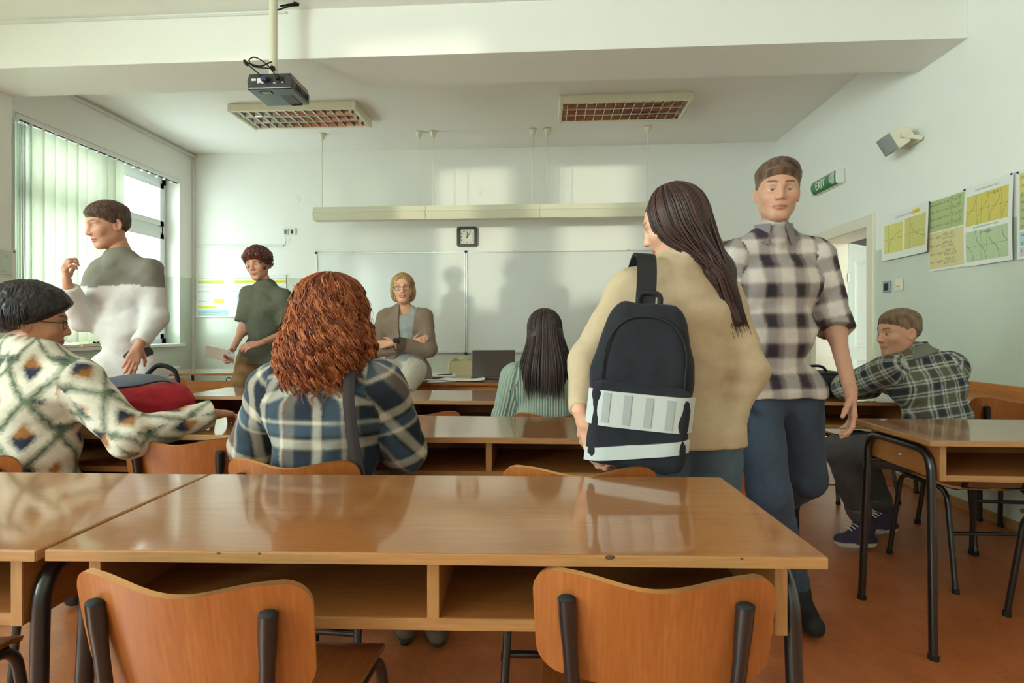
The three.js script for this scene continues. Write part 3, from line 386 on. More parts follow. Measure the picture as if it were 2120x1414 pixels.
// ---------------------------------------------------------------- desks
// origin: middle of the user's edge on the floor; the open compartment faces +z (the user), depth runs to -z
function desk(label, pos, turn = 0, w = 1.3, d = 0.49) {
  const o = thing('student_desk', label, 'desk', pos, turn, 'student desks'), h = w / 2, y = 0.76, in_ = 0.052, t = 0.02;
  const chip = (g) => g;
  part('tabletop', bx(-h, h, y - 0.0185, y, -d, 0, 0.0025), M.desk, o); part('edge_band', bx(-h - 0.0005, h + 0.0005, y - 0.0195, y - 0.0012, -0.004, 0.002, 0.001), M.edge, o);
  part('edge_band', bx(h - 0.002, h + 0.002, y - 0.0195, y - 0.0012, -d, 0, 0.001), M.edge, o); part('edge_band', bx(-h - 0.002, -h + 0.002, y - 0.0195, y - 0.0012, -d, 0, 0.001), M.edge, o);
  const yb = 0.613, yt = y - 0.0185, zf = -0.03, zb = -d + 0.05;
  for (const x of [-h + in_, h - in_ - t]) { const p = part('side_panel', bx(x, x + t, yb, yt, zb, zf, 0.001), M.inner, o); part('edge_band', bx(x - 0.0005, x + t + 0.0005, yb, yt, zf - 0.002, zf + 0.002, 0.0008, true), M.edge, p); }
  const dv = part('divider', bx(-t / 2, t / 2, yb + 0.02, yt, zb + 0.02, zf - 0.004, 0.001), M.inner, o); part('edge_band', bx(-t / 2 - 0.0005, t / 2 + 0.0005, yb + 0.02, yt, zf - 0.006, zf - 0.002, 0.0008, true), M.edge, dv);
  const sh = part('shelf', bx(-h + in_ + t, h - in_ - t, yb, yb + 0.02, zb + 0.01, zf - 0.004, 0.001), M.inner, o); part('edge_band', bx(-h + in_ + t, h - in_ - t, yb - 0.0005, yb + 0.0205, zf - 0.006, zf - 0.001, 0.0008), M.edge, sh);
  part('back_panel', bx(-h + in_ + t, h - in_ - t, yb, yt, zb, zb + 0.014, 0.001), M.inner, o);
  for (const s of [-1, 1]) { const x = s * (h - in_ + 0.016), lean = s * 0.012; part('leg_frame', bent([[x + lean, 0.012, -0.02], [x, yt - 0.03, -0.05], [x, yt - 0.03, -d + 0.06], [x + lean, 0.012, -d + 0.03]], 0.0145, 0.075, 12), M.black, o);
    for (const z of [-0.02, -d + 0.03]) part('foot_cap', place(cyl(0.017, 0.017, 0.016, 12), x + lean, 0.008, z), M.rubber, o); }
  part('crossbar', bent([[-h + in_ - 0.016, 0.6, -d + 0.06], [h - in_ + 0.016, 0.6, -d + 0.06]], 0.011, 0.02, 10), M.black, o); for (const s of [-1, 1]) part('bolt', place(new THREE.SphereGeometry(0.008, 8, 6), s * (h - in_ + 0.002), 0.66, -d * 0.5), M.alu, o);
  return o;
}
// ---------------------------------------------------------------- chairs: sitter looks to -z, origin under the seat's middle
const chairGeo = (() => {
  const back = slab((u, v0) => { const v = 0.5 - 0.5 * Math.cos(v0 * PI), W = 0.2, hh = 0.088, r = 0.04, s = u * 2 - 1, yy = (v * 2 - 1) * hh, over = Math.max(0, Math.abs(yy) - (hh - r)), half = W - r + Math.sqrt(Math.max(0, r * r - over * over)) - 0.008 * (1 - v);
    const x = s * half, k = x / W, top = 0.012 * (1 - Math.cos(clamp(Math.abs(k) / 0.72, 0, 1) * PI)) / 2 * 1.6 - 0.01, bot = -0.012 * (1 - k * k);
    return [x, 0.64 + yy + (v > 0.5 ? top * (v - 0.5) * 2 : bot * (0.5 - v) * 2), 0.195 + (v - 0.5) * 0.035 - 0.04 * k * k + 0.012]; }, 32, 24, 0.0105);
  const seat = slab((u, v0) => { const v = 0.5 - 0.5 * Math.cos(v0 * PI), W = 0.19, r = 0.05, s = u * 2 - 1, z = (v * 2 - 1) * 0.19, over = Math.max(0, Math.abs(z) - (0.19 - r)), half = W - r + Math.sqrt(Math.max(0, r * r - over * over)); return [s * half, 0.448 - 0.012 * Math.cos(s * 1.4) * (0.6 + 0.4 * Math.sin(v * PI)) - 0.03 * Math.pow(clamp((0.22 - v) / 0.22, 0, 1), 2), z]; }, 20, 20, 0.011);
  const side = [-1, 1].map((s) => bent([[s * 0.205, 0.01, -0.2], [s * 0.178, 0.425, -0.15], [s * 0.178, 0.425, 0.14], [s * 0.2, 0.01, 0.22]], 0.0115, 0.055, 10));
  const up = [-1, 1].map((s) => { const pl = [V(s * 0.13, 0.425, 0.06), V(s * 0.13, 0.43, 0.13), V(s * 0.131, 0.445, 0.175), V(s * 0.132, 0.49, 0.197), V(s * 0.134, 0.56, 0.2), V(s * 0.138, 0.61, 0.203), V(s * 0.141, 0.66, 0.207), V(s * 0.143, 0.692, 0.209)]; return sweep(pl, (t) => t > 0.8 ? 0.0155 : 0.0128, 10, 0.72); });
  const caps = [-1, 1].map((s) => { const g = new THREE.SphereGeometry(0.014, 12, 8); g.scale(1.12, 0.5, 0.8); g.translate(s * 0.143, 0.692, 0.209); return g; });
  const cross = [bent([[-0.18, 0.425, 0.06], [0.18, 0.425, 0.06]], 0.01, 0.02, 8), bent([[-0.178, 0.425, -0.13], [0.178, 0.425, -0.13]], 0.01, 0.02, 8), bent([[-0.19, 0.24, 0.17], [0.19, 0.24, 0.17]], 0.009, 0.02, 8)];
  const foot = [[-0.205, -0.2], [0.205, -0.2], [-0.2, 0.22], [0.2, 0.22]].map(([x, z]) => place(cyl(0.014, 0.015, 0.02, 10), x, 0.01, z));
  return { back, seat, side, up, caps, cross, foot };
})();
function chair(label, pos, turn = 0, scale = 1, wood_ = M.chair) {
  const o = thing('chair', label, 'chair', pos, turn, 'school chairs'), q = chairGeo; o.scale.setScalar(scale);
  part('seat', q.seat, [wood_, M.ply], o); part('backrest', q.back, [wood_, M.ply], o);
  q.side.forEach((g) => part('leg_frame', g, M.black, o)); q.up.forEach((g, i) => { const u = part('back_upright', g, M.black, o); part('end_cap', q.caps[i], M.rubber, u); }); q.cross.forEach((g) => part('crossbar', g, M.black, o)); q.foot.forEach((g) => part('foot_cap', g, M.rubber, o));
  return o;
}
// rows of desks: middle of the near edge, turn
const D2R = PI / 180;
{ const d = desk('glossy desk nearest the camera with two empty chairs', [-0.194, 0, -0.902], 2.1 * D2R, 1.322); for (const [x, w, h, z] of [[0.302, 0.009, 0.004, 0.0018], [-0.36, 0.004, 0.002, 0.0018], [-0.29, 0.003, 0.002, 0.0018], [0.52, 0.003, 0.0015, 0.0018]]) { const g = new THREE.SphereGeometry(1, 10, 6); g.scale(w, h, 0.0012); g.translate(x, 0.757, z); part('chip', g, SM({ color: hex(88, 66, 48), roughness: 0.9 }), d, 'chipped edge'); } } desk('desk cut off at the bottom left corner of the picture', [-1.535, 0, -0.86], 1.2 * D2R, 1.33);
desk('desk in front of the red-haired girl', [-0.2, 0, -1.888], 0.8 * D2R, 1.3, 0.48); desk('desk holding the red and grey backpack', [-1.53, 0, -1.88], 0, 1.3, 0.48);
desk('desk in front of the dark-haired girl in the green sweater', [-0.16, 0, -2.88], 0.5 * D2R, 1.3, 0.5); desk('desk between the curly-haired boy and the red-haired girl', [-1.49, 0, -3.0], 0.5 * D2R, 1.24, 0.47);
desk('empty desk in front of the seated boy in the plaid shirt, by the right wall', [1.965, 0, -1.934], 0, 1.3, 0.475); desk('desk the seated boy leans on, by the right wall', [1.965, 0, -2.955], 0, 1.3, 0.475); desk('far desk by the right wall, behind the walking boy', [1.965, 0, -3.93], 0, 1.3, 0.475);
chair('empty chair at the near desk, on the right', [0.184, 0, -1.103], -1.5 * D2R); chair('empty chair at the near desk, on the left and turned', [-0.55, 0, -1.015], -3.5 * D2R, 1.02);
chair('chair at the bottom left corner of the picture, mostly out of view', [-1.365, 0, -0.99], 4 * D2R);
chair('chair the red-haired girl sits on', [-0.73, 0, -1.74], -3 * D2R, 1.03); chair('empty chair behind the near desk, in front of the walking girl', [0.085, 0, -1.66], 2 * D2R, 1.05);
chair('chair the boy in the fleece jacket sits on', [-1.9, 0, -1.8], 6 * D2R); chair('empty chair between the fleece jacket and the red-haired girl', [-1.285, 0, -2.02], 3 * D2R, 1.03);
chair('empty chair beside the dark-haired girl, left of her', [-0.6, 0, -2.86], -4 * D2R); chair('chair the girl in the green sweater sits on', [0.035, 0, -2.83], 2 * D2R);
chair('chair seen past the red backpack, nearer one', [-2.36, 0, -3.42], 6 * D2R, 1.02); chair('chair at the far left table, behind the backpack', [-3.14, 0, -4.42], 4 * D2R, 1.02);
chair('chair the boy in the green plaid shirt sits on', [1.965, 0, -2.68], 2 * D2R); chair('chair with high back beside the seated boy, against the right wall', [2.4, 0, -3.1], -3 * D2R, 1.08); chair('chair pushed under the near right desk, cut off by the picture edge', [2.04, 0, -2.07], 0); chair('chair at the far right desk behind the walking boy', [2.1, 0, -3.9], 4 * D2R);
// ---------------------------------------------------------------- teacher's desk, chair, table, cabinet
{
  const o = thing('teacher_desk', 'wooden desk the teacher sits on', 'desk', [-0.55, 0, -3.9]); part('tabletop', bx(-0.85, 0.85, 0.737, 0.76, -0.68, 0, 0.003), M.desk, o); part('front_panel', bx(-0.8, 0.8, 0.25, 0.737, -0.08, -0.06, 0.001), M.orange, o); for (const x of [-0.82, 0.8]) part('side_panel', bx(x, x + 0.02, 0.005, 0.737, -0.66, -0.03, 0.001), M.orange, o); part('drawer', bx(0.3, 0.78, 0.58, 0.735, -0.64, -0.1, 0.002), M.inner, o);
  const t = thing('long_table', 'pale table with a wooden panel standing at the far left', 'table', [-2.9, 0, -4.61]); part('tabletop', bx(-0.62, 0.62, 0.74, 0.76, -0.55, 0, 0.003), M.desk, t); part('front_panel', bx(-0.56, 0.56, 0.42, 0.685, -0.1, -0.085, 0.001), M.orange, t); for (const x of [-0.56, 0.56]) part('leg_frame', bent([[x, 0.01, -0.03], [x, 0.73, -0.04], [x, 0.73, -0.51], [x, 0.01, -0.52]], 0.014, 0.06), M.black, t); part('hook', tube([[0.04, 0.685, -0.085], [0.05, 0.71, -0.08], [0.08, 0.712, -0.08], [0.09, 0.685, -0.085]], 0.004, 6), M.black, t);
  const c = thing('teacher_chair', 'beige chair behind the teacher\'s desk', 'chair', [-0.77, 0, -5.0], PI); const tm = SM({ color: hex(205, 192, 150), roughness: 0.6 });
  part('backrest', slab((u, v) => { const r = 0.05, s = u * 2 - 1, yy = (v * 2 - 1) * 0.19, over = Math.max(0, Math.abs(yy) - (0.19 - r)), half = 0.165 - r + Math.sqrt(Math.max(0, r * r - over * over)); return [s * half, 0.68 + yy, 0.19 - 0.03 * s * s + v * 0.03]; }, 16, 12, 0.03), [tm, tm], c); part('seat', bx(-0.2, 0.2, 0.43, 0.47, -0.2, 0.2, 0.015), tm, c); for (const [x, z] of [[-0.18, -0.17], [0.18, -0.17], [-0.18, 0.17], [0.18, 0.17]]) part('leg', bent([[x, 0.43, z], [x * 1.08, 0.01, z * 1.1]], 0.012, 0.01), M.black, c); for (const x of [-0.12, 0.12]) part('back_upright', bent([[x, 0.44, 0.17], [x, 0.6, 0.2]], 0.011, 0.01), M.black, c);
  const k = thing('cabinet', 'tall orange wooden cabinet in the front right corner', 'cabinet', [2.2, 0, ZF + 0.02]); part('carcass', bx(-0.41, 0.41, 0.06, 2.11, 0, 0.42, 0.003), M.orange, k); part('plinth', bx(-0.39, 0.39, 0.005, 0.06, 0.01, 0.4, 0.001), M.orange, k); for (const s of [-1, 1]) { const x0 = s < 0 ? -0.405 : 0.003; const d = part('door', bx(x0, x0 + 0.402, 0.36, 2.1, 0.42, 0.438, 0.002, true), M.orange, k); part('knob', place(new THREE.SphereGeometry(0.012, 10, 8), s * -0.04 + (s < 0 ? -0.0 : 0.0) + (s < 0 ? -0.04 : 0.04) * 0, 1.1, 0.446), M.alu, d); const q = part('drawer', bx(x0, x0 + 0.402, 0.07, 0.352, 0.42, 0.438, 0.002), M.orange, k); part('knob', place(new THREE.SphereGeometry(0.012, 10, 8), x0 + 0.2, 0.22, 0.446), M.alu, q); }
  // laptop: lid towards the class
  const l = thing('laptop', 'open dark grey laptop on the teacher\'s desk', 'laptop', [-0.42, 0.76, -4.28], 0.18); const lm = PM({ color: hex(104, 96, 92), roughness: 0.35, metalness: 0.4 }); part('base', bx(-0.165, 0.165, 0.002, 0.018, -0.12, 0.11, 0.005), lm, l); const lid = part('lid', bx(-0.165, 0.165, 0, 0.215, -0.005, 0.004, 0.003), lm, l); lid.position.set(0, 0.018, 0.112); lid.rotation.x = 0.22; part('screen', bx(-0.155, 0.155, 0.01, 0.205, -0.0065, -0.005, 0), M.black, lid); part('keyboard', bx(-0.14, 0.14, 0.018, 0.019, -0.02, 0.09, 0), M.dark, l);
  const pap = [[-0.79, -4.03, 0.3, 0.21, 0.297, 'white paper nearest the teacher on her desk'], [-0.68, -4.09, -0.4, 0.297, 0.21, 'white paper under the other sheets on the teacher\'s desk'], [-0.6, -4.02, 0.14, 0.297, 0.21, 'white paper closest to the laptop on the teacher\'s desk']];
  pap.forEach(([x, z, a, w, h, n], i) => { const p = thing('paper_sheet', n, 'paper', [x, 0.7615 + i * 0.003, z], a, 'papers on the teacher\'s desk'); part('sheet', slab((u, v) => [(u - 0.5) * w, 0.001 + 0.012 * Math.pow(Math.abs(u - 0.5) * 2, 3) * (i === 2 ? 0.8 : 0), (0.5 - v) * h], 10, 6, 0.0008), [M.paper, M.paper], p); });
  const b = thing('binder', 'thin binder with white papers beside the teacher\'s hip', 'binder', [-0.84, 0.761, -4.38], 0.2); part('cover', bx(-0.11, 0.11, 0, 0.005, -0.15, 0.15, 0.002), M.dark, b); part('pages', bx(-0.105, 0.105, 0.005, 0.016, -0.145, 0.145, 0.001), M.paper, b); part('pen', place(cyl(0.004, 0.004, 0.14, 8), 0.02, 0.021, 0.05, 0, 0.5, PI / 2), M.black, b);
  const g = thing('black_bag', 'black bag lying on the desk the seated boy leans on', 'bag', [1.53, 0.76, -3.24], 0.1); part('body', uvm(new RoundedBoxGeometry(0.36, 0.13, 0.26, 4, 0.05).translate(0, 0.066, 0)), M.rubber, g); part('flap', uvm(new RoundedBoxGeometry(0.3, 0.02, 0.2, 3, 0.01).translate(0.01, 0.132, 0)), M.dark, g); part('handle', tube([[-0.08, 0.13, 0.05], [-0.04, 0.17, 0.06], [0.04, 0.17, 0.06], [0.08, 0.13, 0.05]], 0.008, 8), M.black, g);
  const e = thing('earphone_case', 'small white object on the desk beside the black bag', 'earphones', [1.39, 0.76, -2.99], 0.3); part('case', uvm(new RoundedBoxGeometry(0.05, 0.022, 0.04, 3, 0.01).translate(0, 0.0115, 0)), M.white, e); part('cord', tube([[0.03, 0.004, 0], [0.06, 0.004, 0.01], [0.08, 0.004, -0.02], [0.05, 0.004, -0.03]], 0.003, 6), M.dark, e);
}
// ---------------------------------------------------------------- implicit-surface modelling for figures
const smin = (a, b, k) => { const h = Math.max(k - Math.abs(a - b), 0) / k; return Math.min(a, b) - h * h * k * 0.25; };
const smax = (a, b, k) => -smin(-a, -b, k);
function bone(a, b, ra, rb, tg) { return { a: [a.x, a.y, a.z], d: [b.x - a.x, b.y - a.y, b.z - a.z], l: Math.max(1e-9, a.distanceToSquared(b)), ra, rb: rb ?? ra, tg }; }
function boneD(q, x, y, z) {
  const ax = x - q.a[0], ay = y - q.a[1], az = z - q.a[2]; let h = (ax * q.d[0] + ay * q.d[1] + az * q.d[2]) / q.l; h = h < 0 ? 0 : h > 1 ? 1 : h;
  const dx = ax - q.d[0] * h, dy = ay - q.d[1] * h, dz = az - q.d[2] * h; return Math.sqrt(dx * dx + dy * dy + dz * dz) - (q.ra + (q.rb - q.ra) * h);
}
function bonesField(list, k) { return (x, y, z) => { let d = 1e3; for (const q of list) d = smin(d, boneD(q, x, y, z), k); return d; }; }
function bonesBox(list, pad = 0.03) { const lo = [1e9, 1e9, 1e9], hi = [-1e9, -1e9, -1e9]; for (const q of list) for (const t of [0, 1]) for (let c = 0; c < 3; c++) { const r = (t ? q.rb : q.ra) + pad, p = q.a[c] + t * q.d[c]; lo[c] = Math.min(lo[c], p - r); hi[c] = Math.max(hi[c], p + r); } return [lo, hi]; }
// surface nets over a sparse grid; colour(p, n) gives linear rgb per vertex
function meshField(f, lo, hi, h, colour, mat4) {
  const B = 4, n = [0, 1, 2].map((c) => Math.ceil((hi[c] - lo[c]) / h / B) * B + 1), [nx, ny, nz] = n, val = new Float32Array(nx * ny * nz).fill(1), I = (i, j, k) => (k * ny + j) * nx + i;
  const reach = h * B * 0.5 * 1.7321 * 1.35 + h * 1.5;
  for (let K = 0; K < nz; K += B) for (let J = 0; J < ny; J += B) for (let Q = 0; Q < nx; Q += B) {
    const d = f(lo[0] + (Q + B / 2 - 0.5) * h, lo[1] + (J + B / 2 - 0.5) * h, lo[2] + (K + B / 2 - 0.5) * h), near = Math.abs(d) < reach;
    for (let k = K; k < Math.min(K + B, nz); k++) for (let j = J; j < Math.min(J + B, ny); j++) for (let i = Q; i < Math.min(Q + B, nx); i++) val[I(i, j, k)] = near ? f(lo[0] + i * h, lo[1] + j * h, lo[2] + k * h) : d;
  }
  const pos = [], nor = [], col = [], idx = [], id = new Int32Array(nx * ny * nz).fill(-1), e = h * 0.6;
  const off = [0, 1, nx, nx + 1, nx * ny, nx * ny + 1, nx * ny + nx, nx * ny + nx + 1], ED = [[0, 1], [2, 3], [4, 5], [6, 7], [0, 2], [1, 3], [4, 6], [5, 7], [0, 4], [1, 5], [2, 6], [3, 7]];
  for (let k = 0; k < nz - 1; k++) for (let j = 0; j < ny - 1; j++) for (let i = 0; i < nx - 1; i++) {
    const b = I(i, j, k); let m = 0; for (let c = 0; c < 8; c++) if (val[b + off[c]] < 0) m |= 1 << c; if (m === 0 || m === 255) continue;
    let x = 0, y = 0, z = 0, cnt = 0;
    for (const [p, q] of ED) { const a = val[b + off[p]], c = val[b + off[q]]; if ((a < 0) === (c < 0)) continue; const t = a / (a - c); x += (p & 1) + ((q & 1) - (p & 1)) * t; y += ((p >> 1) & 1) + (((q >> 1) & 1) - ((p >> 1) & 1)) * t; z += ((p >> 2) & 1) + (((q >> 2) & 1) - ((p >> 2) & 1)) * t; cnt++; }
    x = lo[0] + (i + x / cnt) * h; y = lo[1] + (j + y / cnt) * h; z = lo[2] + (k + z / cnt) * h;
    let gx = f(x + e, y, z) - f(x - e, y, z), gy = f(x, y + e, z) - f(x, y - e, z), gz = f(x, y, z + e) - f(x, y, z - e); const g = Math.hypot(gx, gy, gz) || 1;
    id[b] = pos.length / 3; pos.push(x, y, z); nor.push(gx / g, gy / g, gz / g); if (colour) { const c = colour([x, y, z], [gx / g, gy / g, gz / g]); col.push(c[0], c[1], c[2]); }
  }
  const quad = (a, b, c, d) => { if (a < 0 || b < 0 || c < 0 || d < 0) return; const P = (q, s) => pos[q * 3 + s], ux = P(b, 0) - P(a, 0), uy = P(b, 1) - P(a, 1), uz = P(b, 2) - P(a, 2), vx = P(c, 0) - P(a, 0), vy = P(c, 1) - P(a, 1), vz = P(c, 2) - P(a, 2);
    const s = (uy * vz - uz * vy) * (nor[a * 3] + nor[c * 3]) + (uz * vx - ux * vz) * (nor[a * 3 + 1] + nor[c * 3 + 1]) + (ux * vy - uy * vx) * (nor[a * 3 + 2] + nor[c * 3 + 2]); if (s > 0) idx.push(a, b, c, a, c, d); else idx.push(a, c, b, a, d, c); };
  for (let k = 1; k < nz - 1; k++) for (let j = 1; j < ny - 1; j++) for (let i = 1; i < nx - 1; i++) {
    const b = I(i, j, k), s = val[b] < 0;
    if (s !== val[b + 1] < 0) quad(id[b], id[b - nx], id[b - nx - nx * ny], id[b - nx * ny]); if (s !== val[b + nx] < 0) quad(id[b], id[b - 1], id[b - 1 - nx * ny], id[b - nx * ny]); if (s !== val[b + nx * ny] < 0) quad(id[b], id[b - 1], id[b - 1 - nx], id[b - nx]);
  }
  const G = new THREE.BufferGeometry(); G.setAttribute('position', new THREE.Float32BufferAttribute(pos, 3)); G.setAttribute('normal', new THREE.Float32BufferAttribute(nor, 3)); if (colour) G.setAttribute('color', new THREE.Float32BufferAttribute(col, 3)); G.setIndex(idx);
  if (mat4) G.applyMatrix4(mat4); return G;
}
const mergeC = (l) => mergeGeometries(l.map((g) => { const q = g.clone(); for (const k of Object.keys(q.attributes)) if (!['position', 'normal', 'color'].includes(k)) q.deleteAttribute(k); return q; }));
// bundle of many tapered, flattened locks in one geometry
class Locks {
  constructor() { this.p = []; this.n = []; this.c = []; this.i = []; }
  add(pl, w, col, flat = 0.5, sides = 5, out) {
    const n = pl.length, base = this.p.length / 3; let up = out ? out.clone() : V(0, 0, 1);
    for (let i = 0; i < n; i++) { const t = pl[Math.min(i + 1, n - 1)].clone().sub(pl[Math.max(i - 1, 0)]).normalize(), s = V().crossVectors(up, t); if (s.lengthSq() < 1e-6) s.set(1, 0, 0); s.normalize(); up = V().crossVectors(t, s).normalize();
      const q = i / (n - 1), r = w * (q < 0.1 ? 0.7 + q * 3 : 1) * (q > 0.6 ? 1 - Math.pow((q - 0.6) / 0.4, 1.6) * 0.85 : 1), cc = typeof col === 'function' ? col(q) : col;
      for (let k = 0; k < sides; k++) { const a = k / sides * 2 * PI, c = Math.cos(a), d = Math.sin(a) * flat, X = s.x * c + up.x * d, Y = s.y * c + up.y * d, Z = s.z * c + up.z * d; this.p.push(pl[i].x + X * r, pl[i].y + Y * r, pl[i].z + Z * r);
        const nx = s.x * c * flat + up.x * Math.sin(a), ny = s.y * c * flat + up.y * Math.sin(a), nz = s.z * c * flat + up.z * Math.sin(a), l = Math.hypot(nx, ny, nz) || 1; this.n.push(nx / l, ny / l, nz / l); this.c.push(...cc); }
      if (i) for (let k = 0; k < sides; k++) { const a = base + (i - 1) * sides + k, b = base + (i - 1) * sides + (k + 1) % sides; this.i.push(a, b, a + sides, b, b + sides, a + sides); } }
  }
  geo() { const g = new THREE.BufferGeometry(); g.setAttribute('position', new THREE.Float32BufferAttribute(this.p, 3)); g.setAttribute('normal', new THREE.Float32BufferAttribute(this.n, 3)); g.setAttribute('color', new THREE.Float32BufferAttribute(this.c, 3)); g.setIndex(this.i); return g; }
}
const FM = {
  skin: PM({ vertexColors: true, roughness: 0.5, sheen: 0.2, sheenColor: new THREE.Color(0.5, 0.25, 0.18), sheenRoughness: 0.5 }), cloth: PM({ vertexColors: true, roughness: 0.92, sheen: 0.25, sheenRoughness: 0.6, sheenColor: new THREE.Color(0.5, 0.5, 0.5) }),
  fleece: PM({ vertexColors: true, roughness: 1, sheen: 0.6, sheenRoughness: 0.5, sheenColor: new THREE.Color(0.6, 0.58, 0.54) }), hair: PM({ vertexColors: true, roughness: 0.42, specularIntensity: 0.7 }), matte: PM({ vertexColors: true, roughness: 0.75 }), shiny: PM({ vertexColors: true, roughness: 0.15, clearcoat: 1 }),
};
// ---- head: local frame x right(+)/left, y up, z towards the face, metres for a head 0.236 high
const ell = (x, y, z, cx, cy, cz, rx, ry, rz) => { const a = (x - cx) / rx, b = (y - cy) / ry, c = (z - cz) / rz, l = Math.sqrt(a * a + b * b + c * c); return (l - 1) * Math.min(rx, ry, rz); };
const capL = (x, y, z, a, b, ra, rb) => boneD({ a, d: [b[0] - a[0], b[1] - a[1], b[2] - a[2]], l: (b[0] - a[0]) ** 2 + (b[1] - a[1]) ** 2 + (b[2] - a[2]) ** 2, ra, rb }, x, y, z);
const cranium = (x, y, z) => smin(ell(x, y, z, 0, 0.034, -0.014, 0.0755, 0.086, 0.097), ell(x, y, z, 0, -0.005, 0.018, 0.066, 0.085, 0.072), 0.03);
function headField(F = {}) {
  const j = F.jaw ?? 1, ch = F.chin ?? 1, nl = F.nose ?? 1, sm = F.smile ?? 0;
  return (x, y, z) => {
    const X = Math.abs(x); let d = cranium(x, y, z);
    d = smin(d, ell(X, y, z, 0, -0.045, 0.035, 0.053 * j, 0.066, 0.056), 0.03);
    d = smin(d, capL(X, y, z, [0.05 * j, -0.052, -0.002], [0.014, -0.099, 0.064], 0.016, 0.016), 0.028); d = smin(d, capL(X, y, z, [0, -0.1 * ch, 0.068], [0.01, -0.1 * ch, 0.066], 0.015, 0.013), 0.02);
    d = smin(d, ell(X, y, z, 0.042, -0.022, 0.062, 0.021, 0.02, 0.018), 0.022);
    d = smin(d, capL(X, y, z, [0.008, 0.024, 0.086], [0.044, 0.026, 0.07], 0.01, 0.009), 0.02);
    d = smax(d, -ell(X, y, z, 0.0315, 0.002, 0.097, 0.019, 0.012, 0.016), 0.014);
    d = smin(d, ell(X, y, z, 0.0315, 0.001, 0.0735, 0.0155, 0.0125, 0.0125), 0.006);
    d = smin(d, capL(X, y, z, [0, 0.016, 0.086], [0, -0.03, 0.1075 * (1 + 0.06 * (nl - 1))], 0.0075, 0.0105), 0.012); d = smin(d, ell(X, y, z, 0.0115, -0.0335, 0.0985, 0.0085, 0.0075, 0.0095), 0.008); d = smax(d, -ell(X, y, z, 0.006, -0.041, 0.102, 0.0035, 0.004, 0.005), 0.003);
    const sx = X / 0.026, up = sm * 0.008 * sx * sx;
    d = smin(d, ell(X, y - up, z, 0, -0.0615, 0.0885 - 0.012 * sx * sx, 0.0245 + sm * 0.004, 0.0055, 0.011), 0.006); d = smin(d, ell(X, y - up, z, 0, -0.072, 0.0865 - 0.012 * sx * sx, 0.02 + sm * 0.004, 0.0065, 0.011), 0.006);
    d = smax(d, -ell(X, y - up, z, 0, -0.0662, 0.099 - 0.012 * sx * sx, 0.022 + sm * 0.004, 0.0011 + sm * 0.0016, 0.006), 0.002);
    d = smin(d, capL(x, y, z, [0, -0.07, -0.012], [0, -0.15, -0.03], 0.05, 0.05), 0.03);
    const ez = z + 0.012 - (y + 0.005) * -0.12, ex = X - 0.079 - (-(z + 0.012)) * 0.28; let e = ell(ex, y, ez, 0, -0.004, 0, 0.009, 0.032, 0.019); e = smax(e, -ell(ex, y, ez, 0.007, -0.002, 0.003, 0.006, 0.02, 0.0105), 0.004); return smin(d, e, 0.006);
  };
}
function headColour(sk, F) {
  const lip = F.lip ?? mixc(sk, C(176, 78, 74), 0.5), br = F.brow ?? C(60, 42, 30), pink = mixc(sk, C(206, 96, 78), 0.25);
  return ([x, y, z]) => { const X = Math.abs(x); let c = sk; const n = 0.5 + 0.5 * noise(x * 60, y * 60, z * 60); c = mixc(c, pink, 0.35 * ss(0.03, 0.008, Math.hypot(X - 0.042, y + 0.03)) * (z > 0.03 ? 1 : 0) + 0.25 * ss(0.02, 0.006, Math.hypot(X, y + 0.03)) * (z > 0.09 ? 1 : 0) + (X > 0.076 ? 0.5 : 0) + n * 0.1);
    const sx = X / 0.026, up = (F.smile ?? 0) * 0.008 * sx * sx, ly = y - up; if (z > 0.065 && X < 0.027 + (F.smile ?? 0) * 0.003) { const q = ss(0.0125, 0.0085, Math.abs(ly + 0.0667)) * ss(0.029, 0.022, X); c = mixc(c, lip, q * 0.85); if (F.smile && Math.abs(ly + 0.0662) < 0.002 && X < 0.016) c = C(232, 226, 214); else if (Math.abs(ly + 0.0664) < 0.0014) c = mixc(c, C(70, 26, 24), 0.65); }
    const by = 0.0265 + 0.006 * Math.sin(clamp((X - 0.012) / 0.04, 0, 1) * PI * 0.7); if (z > 0.055) c = mixc(c, br, ss(0.0062, 0.0028, Math.abs(y - by)) * ss(0.01, 0.016, X) * ss(0.056, 0.046, X) * (F.browStrength ?? 0.85));
    if (z > 0.06 && Math.hypot((X - 0.0315) / 0.0165, (y - 0.001) / 0.0075) < 1.05 && y > 0.0005) c = mixc(c, C(66, 42, 34), 0.55 * ss(0.002, 0.0055, y)); return c; };
}
function headMatrix(pos, face, up, s) { const z = v3(face).normalize(), x = V().crossVectors(v3(up), z).normalize(), y = V().crossVectors(z, x); return new THREE.Matrix4().makeBasis(x, y, z).scale(V(s, s, s)).setPosition(v3(pos)); }
